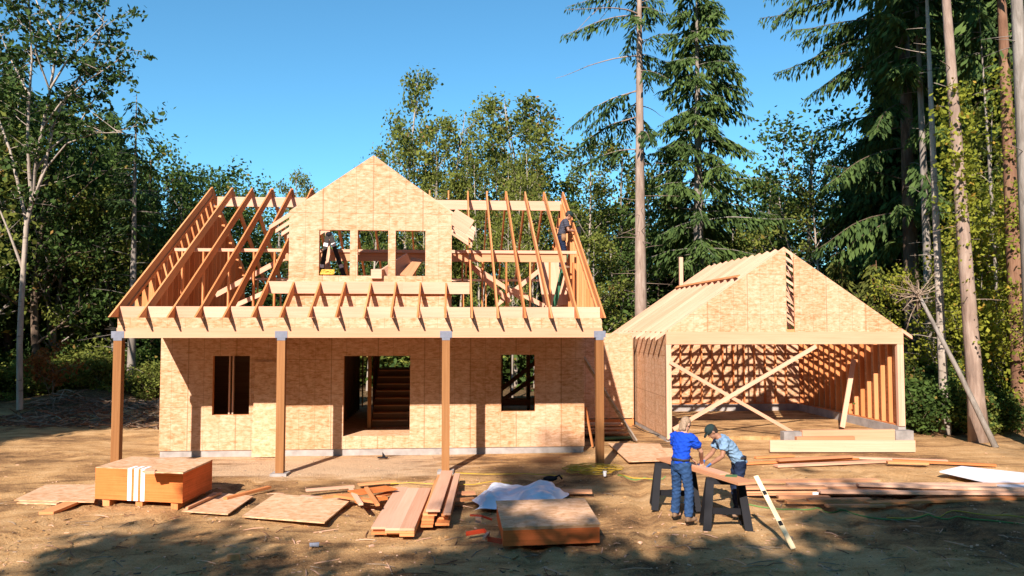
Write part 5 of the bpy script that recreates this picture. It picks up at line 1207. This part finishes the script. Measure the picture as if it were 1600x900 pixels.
# yellow leaves climbing the trunks
def climber(root, b, lean, z0, z1, n, size, mat, seed, r0=0.35, r1=0.9):
    rng = np.random.default_rng(seed); A = []
    for i in range(n):
        z = rng.uniform(z0, z1); az = rng.uniform(0, 6.28); rr = r0 + (r1 - r0) * rng.uniform(0, 1) ** 2
        A.append((lean[0] * z + rr * math.cos(az), rr * math.sin(az), z))
    me = leaves_at(rng, A, 7, 0.16, size, 'ivy', mat)
    o = bpy.data.objects.new('ivy', me); COL.objects.link(o); o.parent = root
climber(tr, b3, l3, 6.2, 10.6, 190, 0.15, 'leaf_yellow', 5, 0.22, 0.62); climber(tr, b3, l3, 2.5, 6.2, 50, 0.13, 'leaf_yellow', 6, 0.25, 0.6)
climber(tr4, b4, l4, 1.0, 12.0, 330, 0.14, 'leaf_yellow', 7, 0.3, 1.0)
# vine maples and bushes at the foot of the right wood
T_mpl = [broadleaf(81, 9, 0.07, 0.12, 0.26, 15, 'leaf_yellow', 'bark_grey', 12, 0.3, 0.15, stems=3, fan=0.25), broadleaf(82, 9, 0.07, 0.1, 0.24, 15, 'leaf_yellow', 'bark_grey', 12, 0.3, 0.15, stems=2, fan=0.25)]
for i, (px, Y, h) in enumerate(((1490, 26, 7.2), (1545, 26, 6.4), (1590, 25, 6.2), (1515, 24.5, 3.2), (1625, 23.5, 5.0), (1575, 27, 9), (1610, 25.5, 9.5))):
    plant(T_mpl[i % 2], bx(px, Y), Y, h, 'one of the yellow green vine maples growing between the right trunks', None, 'vine_maple', 'vine maples under the right firs')
T_bsh = [broadleaf(91, 2.2, 0.03, 0.05, 0.5, 9, 'leaf_dark', 'twig', 12, 0.24, 0.15, stems=4, fan=0.5), broadleaf(92, 2.2, 0.03, 0.05, 0.5, 9, 'leaf_alder', 'twig', 10, 0.24, 0.14, stems=4, fan=0.5)]
for i in range(20):
    px = 1462 + i * 9.5; Y = 23.6 + (i * 7 % 5) * 0.9
    plant(T_bsh[i % 2], bx(px, Y), Y, R(1.1, 2.3), 'one of the low leafy bushes along the foot of the right wood', None, 'bush', 'bushes at the right wood edge', 1.2, 'bush')
for i in range(20):
    px = -30 + i * 18; Y = 34.5 + (i * 3 % 5) * 0.9
    plant(T_bsh[i % 2 if i % 5 else 1], bx(px, Y), Y, R(0.9, 2.0), 'one of the dark leafy bushes along the edge of the left wood', None, 'bush', 'bushes at the left wood edge', 1.3, 'bush')
for i in range(26):
    px = 380 + i * 32; Y = 41.5 + (i * 3 % 5) * 1.3
    plant(T_bsh[1 if i % 3 else 0], bx(px, Y), Y, R(2.2, 4.0), 'one of the leafy bushes growing behind the house', None, 'bush', 'bushes behind the house', 1.5, 'bush')
rb = broadleaf(95, 2.6, 0.03, 0.2, 0.4, 6, 'leaf_rust', 'twig', 5, 0.2, 0.18, stems=2, fan=0.4)
plant(rb, bx(88, 32.5), 32.5, 2.2, 'bush of rusty dead leaves in the dark left wood', None, 'bush', None, 0.8, 'bush')
# the leaning dead tree with its rootlike crown
rng = np.random.default_rng(3); dt = thing('dead_tree', gz(1556, 700), 'dead grey pole leaning to the left with a tangle of dry twigs on top', 'dead tree')
a, b_ = np.array(gz(1556, 700)), np.array(at(1436, 462, 22.6)); mid = (a + b_) / 2 + np.array([0.1, 0, -0.12])
MB().tube([a, mid, b_], [0.085, 0.07, 0.05], 8).build('trunk', 'bark_grey', dt, smooth=True)
m = MB(); junk = []
for i in range(34):
    d = rng.normal(0, 1, 3) + (b_ - a) / np.linalg.norm(b_ - a) * 0.4; d /= np.linalg.norm(d)
    limb(m, junk, rng, b_ + rng.normal(0, 0.07, 3), d, rng.uniform(0.35, 1.0), 0.018, 1, 2, -0.03, 0.22, 2, 0.7, 5)
m.build('twigs', 'twig', dt)
# trees standing outside the view that shade the clearing
far_shade = 'tall trees beside the photographer that shade the clearing'
T_top = broadleaf(98, 24, 0.14, 0.80, 0.05, 11, 'leaf_alder', 'bark_pale', 10, 0.22, 0.22, stems=1)
T_shd = broadleaf(97, 15, 0.22, 0.12, 0.30, 17, 'leaf_dark', 'bark_dark', 34, 0.5, 0.34)
for i, (x, y, h, t) in enumerate(((-18.5, -8, 12.2, T_shd), (-14.5, -9, 12.9, T_con[0]), (-11.2, -8, 13.0, T_shd), (-8.4, -9, 13.4, T_con[1]), (-6.0, -8, 12.2, T_shd), (-3.2, -9, 13.7, T_shd), (-1.0, -8, 13.6, T_con[0]), (2.2, -9, 15.0, T_shd), (4.8, -8, 14.4, T_shd), (7.8, -9, 15.8, T_con[1]), (10.6, -8, 14.4, T_shd), (14, -9, 14.8, T_shd), (17.5, -8, 14, T_con[0]),
                                  (-17, -16, 17.4, T_shd), (-13, -15, 17, T_con[0]), (-9.5, -16, 17.6, T_shd), (-5.5, -15.5, 17.2, T_con[1]), (-2, -16, 18.8, T_shd), (1.5, -15.5, 18.4, T_shd), (5, -16, 19, T_shd), (9, -15.5, 18, T_con[1]), (13, -16, 18.2, T_shd), (-7.7, -13, 23.2, T_top), (-7.0, -14.5, 24.6, T_top), (-20, 7, 17, T_con[0]), (-23, 11, 18, T_con[1]), (-26, 6, 20, T_con[0]), (-18.5, 14, 12, T_shd), (-30, 12, 19, T_con[1]), (-25, 17, 16, T_con[0]), (-21.5, 18, 12, T_shd), (-17.5, 19, 8, T_shd),
                                  (24, 2, 22, T_con[0]), (27, 8, 24, T_con[1]), (24, 13, 20, T_con[0]), (30, 15, 24, T_con[1]), (20, -3, 18, T_shd))):
    plant(t, x, y, h, 'one of the tall trees standing beside and behind the photographer', None, 'tree', far_shade, 1.05)
# brushwood and low growth on the forest floor
rng = np.random.default_rng(8); A = []
for k in range(1500):
    px = rng.uniform(-60, 1700); Y = rng.uniform(36, 50)
    x = bx(px, Y); A.append((x, Y, ground_z(x, Y) + rng.uniform(0.1, 4.2)))
o = bpy.data.objects.new('undergrowth', leaves_at(rng, A, 16, 0.6, 0.3, 'undergrowth', 'leaf_dark')); COL.objects.link(o); tag(o, 'low leafy undergrowth on the forest floor behind the clearing', 'undergrowth', kind='stuff')
